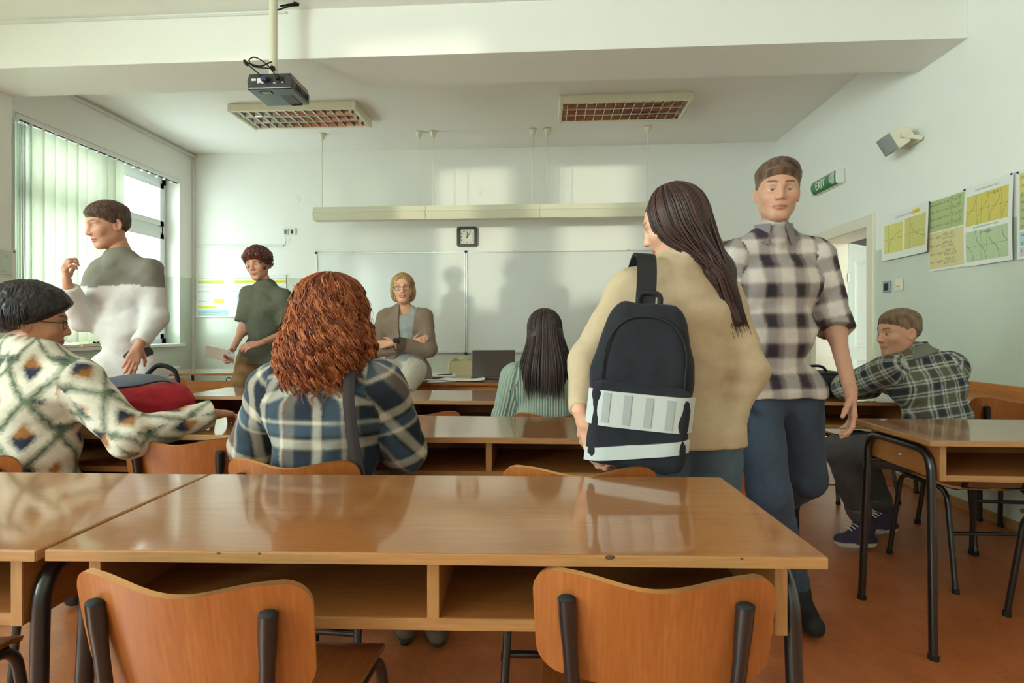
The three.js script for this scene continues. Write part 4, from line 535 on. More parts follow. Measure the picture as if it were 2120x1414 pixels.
function hand(w, dir, back, sgn, curl = 0.35, s = 1, spread = 0.06) {      // wrist, finger direction, back-of-hand normal, +1/-1 thumb side
  const D = v3(dir).normalize(), N0 = v3(back), S = V().crossVectors(D, N0).normalize().multiplyScalar(sgn), N = V().crossVectors(S, D).normalize().multiplyScalar(sgn); if (N.dot(N0) < 0) N.negate();
  const W = v3(w), at = (d, x, n) => W.clone().addScaledVector(D, d * s).addScaledVector(S, x * s).addScaledVector(N, n * s), L = [];
  const F = [[0.026, 0.088, 0.042, 0.026, 0.021, 0.0088], [0.009, 0.093, 0.046, 0.029, 0.022, 0.009], [-0.009, 0.089, 0.042, 0.027, 0.021, 0.0085], [-0.026, 0.08, 0.033, 0.02, 0.018, 0.0076]];
  L.push(bone(at(-0.02, 0, 0), at(0.02, 0, 0), 0.025 * s, 0.022 * s));
  F.forEach(([x, k, a, b, c, r], i) => { const root = at(k, x, 0.002); L.push(bone(at(0.012, x * 0.55, 0), root, 0.014 * s, 0.0115 * s)); let p = root, ang = curl * (0.55 + 0.12 * i), sp = x / 0.026 * spread; for (const [len, m] of [[a, 1], [b, 1.25], [c, 0.9]]) { const d = D.clone().multiplyScalar(Math.cos(ang)).addScaledVector(N, -Math.sin(ang)).addScaledVector(S, sp).normalize(), q = p.clone().addScaledVector(d, len * s); L.push(bone(p, q, r * s, r * 0.9 * s)); p = q; ang += curl * m; r *= 0.93; } });
  let p = at(0.018, 0.02, -0.006); for (const [len, o, r] of [[0.042, 0.85, 0.0125], [0.032, 0.55, 0.0105], [0.026, 0.35, 0.0092]]) { const d = D.clone().addScaledVector(S, o).addScaledVector(N, -0.35 - curl * 0.4).normalize(), q = p.clone().addScaledVector(d, len * s); L.push(bone(p, q, r * s, r * 0.9 * s)); p = q; }
  return L;
}
function plaid(A, B, pa, pb) { return (u, v) => { const pick = (L, t) => { t = t - Math.floor(t); for (const [e, c] of L) if (t < e) return c; return L[L.length - 1][1]; }; return mixc(pick(A, u / pa), pick(B, v / pb), 0.5); }; }
// ---------------------------------------------------------------- people
const SK = { fair: C(222, 170, 142), tan: C(196, 138, 106), mid: C(208, 152, 122) };
function person(P) {
  const o = thing('person', P.label, 'person', [0, 0, 0]), J = {}; for (const k in P.J) J[k] = v3(P.J[k]); const s = P.s ?? 1, sk = P.skin ?? SK.mid;
  const side = J.sR.clone().sub(J.sL).normalize(), hside = J.hR.clone().sub(J.hL).normalize(), U = J.neck.clone().sub(J.pel).normalize(), Fw = V().crossVectors(U, side).normalize(), faceV = v3(P.face).normalize();
  const at = (t, x, f = 0) => J.pel.clone().lerp(J.neck, t).addScaledVector(side, x).addScaledVector(Fw, f * (P.fsign ?? 1));
  const hm = headMatrix(P.J.head, P.face, P.up ?? [0, 1, 0], P.hs ?? 0.95), hb = V(0, -0.085, -0.022).applyMatrix4(hm), w = P.width ?? 1;
  const torso = (e, low = 0.0) => [bone(J.hL.clone().lerp(J.pel, 0.15), J.hR.clone().lerp(J.pel, 0.15), 0.095 * s * w + e, undefined, 'T'), bone(at(0.36, -0.05 * w), at(0.36, 0.05 * w), 0.088 * s * w + e, undefined, 'T'), bone(at(0.68, -0.075 * w), at(0.68, 0.075 * w), 0.088 * s * w + e, undefined, 'T'), bone(at(0.2, 0), at(0.75, 0), 0.09 * s + e, undefined, 'T'),
    bone(J.sL.clone().lerp(J.sR, 0.1), J.sL.clone().lerp(J.neck, 0.72), 0.05 * s + e * 0.9, 0.045 * s + e * 0.9, 'T'), bone(J.sR.clone().lerp(J.sL, 0.1), J.sR.clone().lerp(J.neck, 0.72), 0.05 * s + e * 0.9, 0.045 * s + e * 0.9, 'T')];
  const arms = (e, t0, t1, rw = 1) => { const L = []; for (const q of ['L', 'R']) { const S = J['s' + q], E = J['e' + q], W = J['w' + q], end = t1; if (!E) continue; L.push(bone(S, end < 1 ? S.clone().lerp(E, end) : E, 0.05 * s * rw + e, (end < 1 ? 0.046 : 0.041) * s * rw + e, 'A' + q)); if (end > 1) L.push(bone(E, E.clone().lerp(W, end - 1), 0.041 * s * rw + e, mix(0.041, 0.03, end - 1) * s * rw + e, 'B' + q)); } return L; };
  const legs = (e, end = 2, wide = 1) => { const L = []; for (const q of ['L', 'R']) { L.push(bone(J['h' + q].clone().lerp(J['k' + q], 0.12), J['k' + q], 0.08 * s * wide + e, 0.056 * s * wide + e, 'H' + q)); L.push(bone(J['k' + q], J['k' + q].clone().lerp(J['a' + q], end - 1), 0.055 * s * wide + e, 0.042 * s * wide + e, 'K' + q)); } return L; };
  // body: one continuous skin surface with finely meshed head and hands
  const bl = [...torso(-0.012), bone(J.neck, hb, 0.05 * s, 0.05 * s), ...arms(-0.004, 0, 2, 0.92), ...legs(-0.012), ...['L', 'R'].map((q) => bone(J['a' + q], J['a' + q].clone().lerp(J['t' + q], 0.75).setY(mix(J['a' + q].y, J['t' + q].y, 0.9)), 0.026 * s, 0.02 * s))], geos = [];
  const [lo, hi] = bonesBox(bl); geos.push(meshField(bonesField(bl, 0.045), lo, hi, 0.0125, () => sk));
  const hf = headField(P.F ?? {}); geos.push(meshField(hf, [-0.1, -0.165, -0.13], [0.1, 0.135, 0.13], P.hcell ?? 0.0036, headColour(sk, P.F ?? {}), hm));
  for (const q of ['L', 'R']) { const h = P['hand' + q]; if (!h) continue; const L = hand(h.at ?? P.J['w' + q], h.dir, h.back, h.t ?? 1, h.curl ?? 0.35, (h.s ?? 0.93) * s, h.spread), [a, b] = bonesBox(L, 0.012); geos.push(meshField(bonesField(L, 0.009), a, b, 0.0042, ([x, y, z]) => mixc(sk, C(206, 110, 92), 0.12 + 0.12 * noise(x * 50, y * 50, z * 50)))); }
  part('body', mergeC(geos), FM.skin, o);
  // eyes
  if (P.eyes !== false) for (const x of [-0.0315, 0.0315]) { const g = new THREE.SphereGeometry(0.0122, 44, 32), p = g.attributes.position, col = new Float32Array(p.count * 3), gz = P.gaze ?? [0, 0]; for (let i = 0; i < p.count; i++) { const r = Math.hypot(p.getX(i) - gz[0] * 0.008, p.getY(i) - gz[1] * 0.008), c = p.getZ(i) > 0 && r < 0.003 ? C(14, 12, 12) : p.getZ(i) > 0 && r < 0.0066 ? (P.iris ?? C(70, 50, 36)) : C(206, 198, 190); col.set(c, i * 3); } g.setAttribute('color', new THREE.BufferAttribute(col, 3)); g.scale(1.12, 0.5, 1); g.translate(x, 0.0, 0.0765); g.applyMatrix4(hm); part('eye', g, FM.shiny, o); }
  const coord = (L) => ([x, y, z]) => { let best = null, bd = 1e9; for (const q of L) { const d = boneD(q, x, y, z); if (d < bd) { bd = d; best = q; } } const tg = best.tg[0];
    if (tg === 'T') { const r = V(x, y, z).sub(J.pel); return { part: 'T', u: Math.atan2(r.dot(side), r.dot(Fw) + 1e-6) * 0.17, v: r.dot(U), f: r.dot(Fw), x: r.dot(side) }; }
    const A = V(best.d[0], best.d[1], best.d[2]).normalize(), r = V(x - best.a[0], y - best.a[1], z - best.a[2]), v = r.dot(A); r.addScaledVector(A, -v); const e1 = Fw.clone().addScaledVector(A, -Fw.dot(A)).normalize(), e2 = V().crossVectors(A, e1); return { part: best.tg, u: Math.atan2(r.dot(e2), r.dot(e1)) * 0.06, v: v + (tg === 'B' || tg === 'K' ? 0.3 : 0), f: 0, x: 0 }; };
  const wrinkle = (amp, q) => (x, y, z) => amp * (noise(x * 9 * q, y * 16 * q, z * 9 * q) * 0.7 + noise(x * 22 * q + 5, y * 26 * q, z * 22 * q) * 0.3);
  const top = (name, c) => {
    const e = c.e ?? 0.014, L = [...torso(e), ...arms(c.se ?? e, 0, c.sleeve ?? 1.92, c.sw ?? 1), ...(c.extra ?? [])]; if (c.hem) { const dn = U.clone().multiplyScalar(-c.hem); L.push(bone(J.hL.clone().lerp(J.pel, 0.1).add(dn), J.hR.clone().lerp(J.pel, 0.1).add(dn), 0.095 * s * w + e + (c.flare ?? 0.006), undefined, 'T')); }
    if (c.collar) L.push(bone(J.neck, J.neck.clone().lerp(hb, c.collar), 0.058 * s + e, 0.056 * s + e * 0.6, 'T')); else L.push(bone(J.neck.clone().addScaledVector(U, -0.03), J.neck.clone().addScaledVector(U, -0.005), 0.06 * s + e * 0.6, 0.05 * s + e * 0.6, 'T'));
    const fT = bonesField(L.filter((q) => q.tg === 'T'), c.k ?? 0.04), wr = wrinkle(c.wr ?? 0.006, c.wq ?? 1), hemY = c.hem !== undefined ? J.pel.clone().addScaledVector(U, -c.hem - 0.03) : null, cuff = ['L', 'R'].filter((q) => J['e' + q]).map((q) => { const S = J['s' + q], E = J['e' + q], W = J['w' + q], t = c.sleeve ?? 1.92, p = t < 1 ? S.clone().lerp(E, t) : E.clone().lerp(W, t - 1), d = (t < 1 ? E.clone().sub(S) : W.clone().sub(E)).normalize(); return { p, d, f: bonesField(L.filter((b) => b.tg[1] === q), 0.03) }; });
    const f = (x, y, z) => { let t = fT(x, y, z); if (hemY) t = smax(t, -((x - hemY.x) * U.x + (y - hemY.y) * U.y + (z - hemY.z) * U.z), 0.006); if (c.carve) t = c.carve(t, x, y, z, { J, U, side, Fw }); let d = 1; for (const { p, d: q, f: fa } of cuff) { let g = fa(x, y, z); const h = (x - p.x) * q.x + (y - p.y) * q.y + (z - p.z) * q.z, r = Math.hypot(x - p.x - q.x * h, y - p.y - q.y * h, z - p.z - q.z * h); if (h > -0.02 && h < 0.16 && r < 0.1) g = smax(g, h, 0.004); d = Math.min(d, g); } return smin(t, d, c.ka ?? 0.035) + wr(x, y, z); };
    const [a, b] = bonesBox(L, 0.02), cd = coord(L), fn = c.color; const g = meshField(f, a, b, c.cell ?? 0.009, (p, n) => { let q; if (c.soft) { q = [0, 0, 0]; const k0 = cd(p); for (const [a, b2] of [[0, 0], [1, 0], [-1, 0], [0, 1], [0, -1]]) { const w2 = fn({ ...k0, u: k0.u + a * c.soft, x: k0.x + a * c.soft, v: k0.v + b2 * c.soft }, p, n); q = q.map((e, i) => e + w2[i] / 5); } } else q = fn(cd(p), p, n); const m = 1 + 0.07 * noise(p[0] * 90, p[1] * 90, p[2] * 90); return [q[0] * m, q[1] * m, q[2] * m]; }); if (c.ribs) { const pp = g.attributes.position, uv = new Float32Array(pp.count * 2); for (let i = 0; i < pp.count; i++) { const k = cd([pp.getX(i), pp.getY(i), pp.getZ(i)]); uv[i * 2] = k.part === 'T' ? k.x : k.u; uv[i * 2 + 1] = k.v; } g.setAttribute('uv', new THREE.BufferAttribute(uv, 2)); } part(name, g, c.mat ?? FM.cloth, o); };
  for (const [n, c] of Object.entries(P.tops)) top(n, c);
  // trousers
  { const c = P.pants, e = c.e ?? 0.012, L = [...legs(e, c.end ?? 1.94, c.wide ?? 1), bone(J.hL.clone().lerp(J.pel, 0.1), J.hR.clone().lerp(J.pel, 0.1), 0.093 * s * w + e * (c.loose ?? 0.15), undefined, 'HL'), bone(at(0.1, -0.05 * w), at(0.1, 0.05 * w), 0.078 * s * w, undefined, 'HL')], base = bonesField(L, 0.035), wr = wrinkle(0.006, 1.1), [a, b] = bonesBox(L, 0.02); part('trousers', meshField((x, y, z) => base(x, y, z) + wr(x, y, z), a, b, 0.011, (p) => { const m = 1 + 0.16 * noise(p[0] * 70, p[1] * 70, p[2] * 70), q = typeof c.color === 'function' ? c.color(p) : c.color; return [q[0] * m, q[1] * m, q[2] * m]; }), FM.cloth, o);
    if (c.cuff) for (const q of ['L', 'R']) { const A = J['k' + q].clone().lerp(J['a' + q], c.end - 1), d = J['a' + q].clone().sub(J['k' + q]).normalize(), cl = bone(A.clone().addScaledVector(d, -0.045), A, 0.042 * s + e + 0.009, 0.042 * s + e + 0.007, 'K'), bs = (x, y, z) => smax(boneD(cl, x, y, z), Math.abs((x - A.x + d.x * 0.024) * d.x + (y - A.y + d.y * 0.024) * d.y + (z - A.z + d.z * 0.024) * d.z) - 0.026, 0.008), [l2, h2] = bonesBox([cl], 0.01); part('trouser_cuff', meshField(bs, l2, h2, 0.007, () => c.cuff), FM.cloth, o); } }
  // socks and shoes
  for (const q of ['L', 'R']) { const A = J['a' + q], d = J['k' + q].clone().sub(A).normalize(), cl = bone(A.clone().addScaledVector(d, -0.03), A.clone().addScaledVector(d, 0.12), 0.04 * s, 0.043 * s, 'K'), [l2, h2] = bonesBox([cl], 0.01); part('sock', meshField((x, y, z) => boneD(cl, x, y, z), l2, h2, 0.009, () => P.sock ?? C(34, 34, 38)), FM.cloth, o); }
  for (const q of ['L', 'R']) { const A = J['a' + q], Tt = J['t' + q], f = Tt.clone().sub(A); f.y *= 0.4; const dirn = f.clone().normalize(), heel = A.clone().addScaledVector(dirn, -0.03); const dy = P.lift?.[q] ?? 0; heel.y = Math.min(A.y - 0.035, 0.045 + dy); const toe = Tt.clone(), L = [bone(heel, toe, 0.04 * s, 0.037 * s), bone(A, heel.clone().lerp(toe, 0.62), 0.046 * s, 0.041 * s), bone(A.clone().setY(A.y + 0.02), A, 0.047 * s, 0.046 * s)], base = bonesField(L, 0.03), nrm = V().crossVectors(toe.clone().sub(heel).normalize(), V(0, 1, 0)).normalize(), up = V().crossVectors(nrm, toe.clone().sub(heel).normalize()); if (up.y < 0) up.negate(); const fl = (x, y, z) => (x - heel.x) * up.x + (y - heel.y) * up.y + (z - heel.z) * up.z, [a, b] = bonesBox(L, 0.015), sc = P.shoe ?? C(30, 30, 34), sl = P.sole ?? C(40, 40, 42);
    const sh = part('shoe', meshField((x, y, z) => smax(base(x, y, z), -fl(x, y, z) - 0.034, 0.006), a, b, 0.007, ([x, y, z]) => fl(x, y, z) < -0.004 ? sl : sc), FM.matte, o); if (P.laces) for (let i = 0; i < 4; i++) { const c = A.clone().addScaledVector(dirn, 0.035 + i * 0.017); c.y = mix(A.y, toe.y, 0.35 + i * 0.1) + 0.043 - i * 0.003; part('lace', sweep([c.clone().addScaledVector(nrm, -0.022), c.clone().setY(c.y + 0.006), c.clone().addScaledVector(nrm, 0.022)], () => 0.0035, 6), M.white, sh); } }
  // hair and glasses
  if (P.hair) P.hair(o, hm, J);
  if (P.glasses) { const g = new THREE.Group(); g.name = 'glasses'; g.applyMatrix4(hm); o.add(g); const gm = P.glasses.mat ?? M.black; for (const sx of [-1, 1]) { const pts = []; for (let i = 0; i < 16; i++) { const a = i / 16 * 2 * PI, cx = Math.cos(a), cy = Math.sin(a); pts.push([sx * 0.033 + Math.sign(cx) * Math.pow(Math.abs(cx), 0.6) * 0.0245, 0.0 + Math.sign(cy) * Math.pow(Math.abs(cy), 0.6) * 0.0165, 0.1 - Math.abs(sx * 0.033 + cx * 0.024) * 0.12]); } part('rim', tube(pts, 0.0018, 6, 48, true), gm, g); const lens = new THREE.CircleGeometry(1, 20); lens.scale(0.023, 0.015, 1); lens.translate(sx * 0.033, 0, 0.0965); part('lens', lens, M.glass, g); part('temple', tube([[sx * 0.058, 0.008, 0.092], [sx * 0.078, 0.008, 0.05], [sx * 0.083, 0.006, -0.005], [sx * 0.08, -0.016, -0.02]], 0.0018, 6, 20), gm, g); } part('bridge', tube([[-0.009, 0.004, 0.099], [0, 0.007, 0.102], [0.009, 0.004, 0.099]], 0.0018, 6, 10), gm, g); }
  return { o, J, U, side, Fw, hm, at };
}
// ---- hair styles
function capHair(o, hm, c) {     // fitted cap with combed locks; c: thickness fn, hairline fn(x,y,z)>0 keeps, colour
  const f = (x, y, z) => { const k = c.keep(x, y, z); return Math.max(cranium(x, y, z) - mix(-0.006, c.t(x, y, z) + 0.0022 * noise(x * 90, y * 40, z * 90) + 0.0015 * noise(x * 200, y * 60, z * 200), ss(-0.004, c.fade ?? 0.028, k)), -k - 0.012); };
  part('hair', meshField(f, [-0.13, -0.14, -0.14], [0.13, 0.17, 0.14], 0.0042, ([x, y, z]) => { const m = 1 + 0.35 * noise(x * 140, y * 30, z * 60) + 0.2 * noise(x * 300, y * 60, z * 120); const h = mixc(c.col, c.col2 ?? c.col, clamp(0.5 + noise(x * 80, y * 20, z * 30), 0, 1)).map((q) => q * m); return c.skin ? mixc(h, c.skin, 0.5 * ss(0.045, 0.062, Math.abs(x)) * (1 - ss(0.004, 0.04, c.keep(x, y, z)))) : h; }, hm), FM.hair, o);
}
function strands(o, hm, c) {     // c.n, c.path(i)-> array of local points, c.w, c.col(i)
  const L = new Locks(), nm = new THREE.Matrix3().setFromMatrix4(hm); for (let i = 0; i < c.n; i++) { const pl = c.path(i).map((p) => v3(p).applyMatrix4(hm)); const m = pl[Math.floor(pl.length / 2)].clone().sub(V(0, 0, 0).applyMatrix4(hm)).normalize(); L.add(pl, typeof c.w === 'function' ? c.w(i) : c.w, c.col(i), c.flat ?? 0.55, c.sides ?? 5, m); } part(c.name ?? 'hair_locks', L.geo(), FM.hair, o).userData.kind = 'stuff';
}
// ---------------------------------------------------------------- the cast, each joint in room coordinates
const short = (k, t0, t1, off) => ({ t: (x, y, z) => t0 + (t1 - t0) * ss(0.03, 0.095, y), keep: (x, y, z) => y - (k * z + off) });
// P4: red-haired girl seen from behind
const RED = [C(150, 78, 42), C(98, 46, 26), C(190, 116, 66), C(126, 60, 32)];
const p4 = person({ label: 'person with long curly red hair in a blue and cream plaid jacket, seen from behind', s: 0.95, hs: 0.93, face: [0.12, -0.05, -1], skin: SK.fair, eyes: false, hcell: 0.006,
  J: { pel: [-0.705, 0.55, -1.69], neck: [-0.70, 1.04, -1.70], head: [-0.70, 1.19, -1.735], sL: [-0.875, 0.955, -1.70], sR: [-0.525, 0.96, -1.70], eL: [-1.0, 0.745, -1.79], eR: [-0.475, 0.735, -1.80], wL: [-0.86, 0.825, -1.99], wR: [-0.57, 0.825, -2.0], hL: [-0.79, 0.535, -1.70], hR: [-0.62, 0.535, -1.70], kL: [-0.72, 0.5, -2.05], kR: [-0.56, 0.5, -2.07], aL: [-0.54, 0.09, -2.04], aR: [-0.41, 0.09, -2.02], tL: [-0.5, 0.045, -1.93], tR: [-0.38, 0.045, -1.91] },
  handL: { dir: [0.6, 0.05, -0.6], back: [0, 1, 0], t: 1 }, handR: { dir: [-0.6, 0.05, -0.6], back: [0, 1, 0], t: -1 }, shoe: C(92, 74, 58), sole: C(60, 50, 44),
  tops: { plaid_jacket: { e: 0.036, se: 0.022, sw: 1.25, hem: 0.02, collar: 0.3, wr: 0.013, wq: 0.8, cell: 0.0055, soft: 0.004, mat: FM.fleece, color: (() => {
    const nv = C(32, 40, 54), bk = C(26, 25, 29), cr = C(206, 194, 174), sl = C(70, 88, 102), tp = C(128, 116, 102), rd = C(134, 80, 74);
    const q = plaid([[0.26, nv], [0.31, bk], [0.45, cr], [0.49, bk], [0.74, sl], [0.8, cr], [0.83, rd], [1, tp]], [[0.34, nv], [0.4, bk], [0.56, cr], [0.62, bk], [0.8, sl], [0.86, cr], [1, nv]], 0.19, 0.185); return (k) => k.part === 'T' ? q(k.x + 0.04 + (k.v > 0.36 ? (k.v - 0.36) * 0.6 * Math.sign(k.x) : 0), k.v + 0.03 + (k.v > 0.36 ? Math.abs(k.x) * 0.4 : 0)) : q(k.u + k.v * 0.35 + 0.05, k.v + 0.02); })() } },
  pants: { color: C(58, 70, 92), wide: 1.05 },
  hair: (o, hm) => {
    part('hair', meshField((x, y, z) => smin(smin(ell(x, y, z, 0, 0.02, -0.015, 0.1, 0.106, 0.106), capL(x, y, z, [-0.05, -0.08, -0.05], [-0.06, -0.19, -0.055], 0.075, 0.06), 0.05), capL(x, y, z, [0.05, -0.08, -0.05], [0.055, -0.19, -0.055], 0.075, 0.06), 0.05) + 0.01 * noise(x * 30, y * 20, z * 30), [-0.19, -0.3, -0.2], [0.19, 0.18, 0.15], 0.007, ([x, y, z]) => mixc(RED[1], RED[0], 0.4 + 0.5 * noise(x * 60, y * 12, z * 60)), hm), FM.hair, o);
    const clump = []; for (let i = 0; i < 270; i++) { const ph = 0.85 + (2 * PI - 1.7) * ((i * 0.61803) % 1), th0 = i % 3 ? rr(0.02, 0.5) : rr(0.5, 1.2); clump.push({ ph, th0, s: rr(0.95, 1.06), len: rr(0.22, 0.315) * (1 - 0.16 * Math.max(0, Math.cos(ph))), wl: rr(0.06, 0.1), p0: rr(0, 6.3), am: rr(0.008, 0.016), dr: rr(-0.2, 0.2), w: rr(0.005, 0.009), hue: rnd(), m: rr(0.8, 1.15) }); }
    let cc = null, ci = 0; const per_ = 13;
    strands(o, hm, { n: clump.length * per_, w: () => rr(0.0012, 0.0026), flat: 0.8, sides: 4, col: () => { const c = mixc(cc.hue < 0.5 ? mixc(RED[1], RED[0], cc.hue * 2) : mixc(RED[0], RED[2], cc.hue * 2 - 1), RED[3], rr(0, 0.4)), m = cc.m * rr(0.88, 1.12); return (t) => c.map((q) => q * m * (1 + 0.22 * t)); }, path: () => {
      cc = clump[Math.floor(ci / per_)]; ci++; const oa = rr(0, 2 * PI), or = cc.w * Math.sqrt(rnd()), out = [], N = 26, L0 = cc.len * rr(0.88, 1.06);
      for (let k = 0; k <= N; k++) { const t = k / N, sA = t * (L0 + 0.19 * (1 - cc.th0 / (PI / 2))), dome = 0.19 * (1 - cc.th0 / (PI / 2)), env = ss(0.02, 0.16, sA), th = cc.th0 + sA / 0.19 * (PI / 2), fall = Math.max(0, sA - dome), wv = sA / cc.wl * 2 * PI + cc.p0, spread = or * (0.35 + 0.9 * ss(0, 0.1, sA)) * (1 - 0.55 * ss(0.8, 1, t)), tw = oa + sA * 14;
        const hx = cc.am * env * Math.sin(wv) + spread * Math.cos(tw), hy = cc.am * 0.8 * env * Math.cos(wv) + spread * Math.sin(tw) * 0.7; let y, r; if (th < PI / 2) { r = (0.117 * cc.s + hy) * Math.sin(th); y = 0.02 + (0.121 * cc.s + hy) * Math.cos(th); } else { r = mix(0.117, 0.152, ss(0, 0.16, fall)) * cc.s - 0.01 * ss(0.18, 0.3, fall) + hy; y = 0.02 - fall; }
        const P = cc.ph + cc.dr * t + hx / Math.max(r, 0.06); out.push([Math.sin(P) * r * 1.04, y, -0.012 + Math.cos(P) * r * 0.92 - 0.02 * ss(0, 0.2, fall)]); } return out; } });
    strands(o, hm, { name: 'flyaway_hair', n: 70, w: 0.0012, sides: 3, col: () => RED[2], path: () => { const ph = rr(1, 2 * PI - 1), y0 = rr(-0.2, 0.1), out = []; let r = 0.13; const p0 = rr(0, 6); for (let k = 0; k <= 10; k++) { r += rr(0.001, 0.004); const P = ph + 0.06 * Math.sin(k * 0.9 + p0); out.push([Math.sin(P) * r, y0 - k * 0.008 + 0.008 * Math.sin(k + p0), Math.cos(P) * r - 0.02]); } return out; } });
  } });
// P6: girl with straight dark hair, ribbed green sweater
T.rib = dataTex(64, 64, (u) => { const w = 128 + 120 * Math.cos(u * 2 * PI); return [w, w, w]; }, false); T.rib.repeat.set(75, 1);
const ribM = PM({ vertexColors: true, roughness: 0.95, bumpMap: T.rib, bumpScale: 0.004, sheen: 0.3, sheenColor: new THREE.Color(0.5, 0.5, 0.5) });
person({ label: 'person with long straight dark hair in a ribbed sage green sweater, seen from behind', s: 0.92, hs: 0.92, face: [-0.15, -0.02, -1], skin: SK.fair, eyes: false, hcell: 0.007,
  J: { pel: [0.01, 0.55, -2.75], neck: [0.0, 0.985, -2.76], head: [-0.005, 1.128, -2.79], sL: [-0.155, 0.895, -2.75], sR: [0.165, 0.895, -2.75], eL: [-0.205, 0.69, -2.79], eR: [0.215, 0.69, -2.8], wL: [-0.12, 0.82, -3.0], wR: [0.12, 0.82, -3.0], hL: [-0.07, 0.535, -2.76], hR: [0.09, 0.535, -2.76], kL: [-0.09, 0.5, -3.1], kR: [0.11, 0.5, -3.1], aL: [-0.09, 0.09, -3.12], aR: [0.11, 0.09, -3.12], tL: [-0.1, 0.045, -3.25], tR: [0.12, 0.045, -3.25] },
  handL: { dir: [0.6, 0.05, -0.6], back: [0, 1, 0], t: 1 }, handR: { dir: [-0.6, 0.05, -0.6], back: [0, 1, 0], t: -1 },
  tops: { knit_sweater: { e: 0.024, sw: 1.15, hem: 0.02, collar: 0.25, wr: 0.006, cell: 0.0075, mat: ribM, ribs: true, color: () => C(158, 173, 157) } }, pants: { color: C(70, 76, 90) },
  hair: (o, hm) => { const DK = [C(58, 44, 44), C(36, 27, 28), C(84, 64, 60)];
    part('hair', meshField((x, y, z) => smin(smin(ell(x, y, z, 0, 0.03, -0.014, 0.084, 0.094, 0.104), capL(x, y, z, [-0.045, -0.03, -0.055], [-0.075, -0.25, -0.085], 0.055, 0.055), 0.04), capL(x, y, z, [0.045, -0.03, -0.055], [0.075, -0.25, -0.085], 0.055, 0.055), 0.04), [-0.16, -0.34, -0.18], [0.16, 0.16, 0.14], 0.007, ([x, y, z]) => mixc(DK[1], DK[0], 0.5 + noise(x * 120, y * 6, z * 60)), hm), FM.hair, o);
    strands(o, hm, { n: 620, w: () => rr(0.0022, 0.0045), flat: 0.6, col: () => { const m = rr(0.7, 1.25), c = DK[Math.floor(rnd() * 3)].map((q) => q * m); return c; }, path: () => { const ph = rr(0.75, 2 * PI - 0.75), s = rr(0.97, 1.04), th0 = rr(0.04, 0.5), len = rr(0.3, 0.345), out = [], N = 18, ws = rr(-0.012, 0.012); for (let k = 0; k <= N; k++) { const sA = k / N * (len + 0.17), th = th0 + sA / 0.155 * PI / 2, fall = Math.max(0, sA - 0.155 * (1 - th0 / (PI / 2))); let r, y; if (th < PI / 2) { r = 0.09 * s * Math.sin(th); y = 0.03 + 0.1 * s * Math.cos(th); } else { r = mix(0.09, 0.142, ss(0.02, 0.26, fall)) * s; y = 0.03 - fall; } const fr = ss(0, 0.1, fall); let z = -0.014 + Math.cos(ph) * r * 1.12; z = mix(z, Math.min(z, -0.01) * 0.75 - 0.045, fr); out.push([Math.sin(ph) * r * 1.0 + ws * k / N, y, z]); } return out; } }); } });
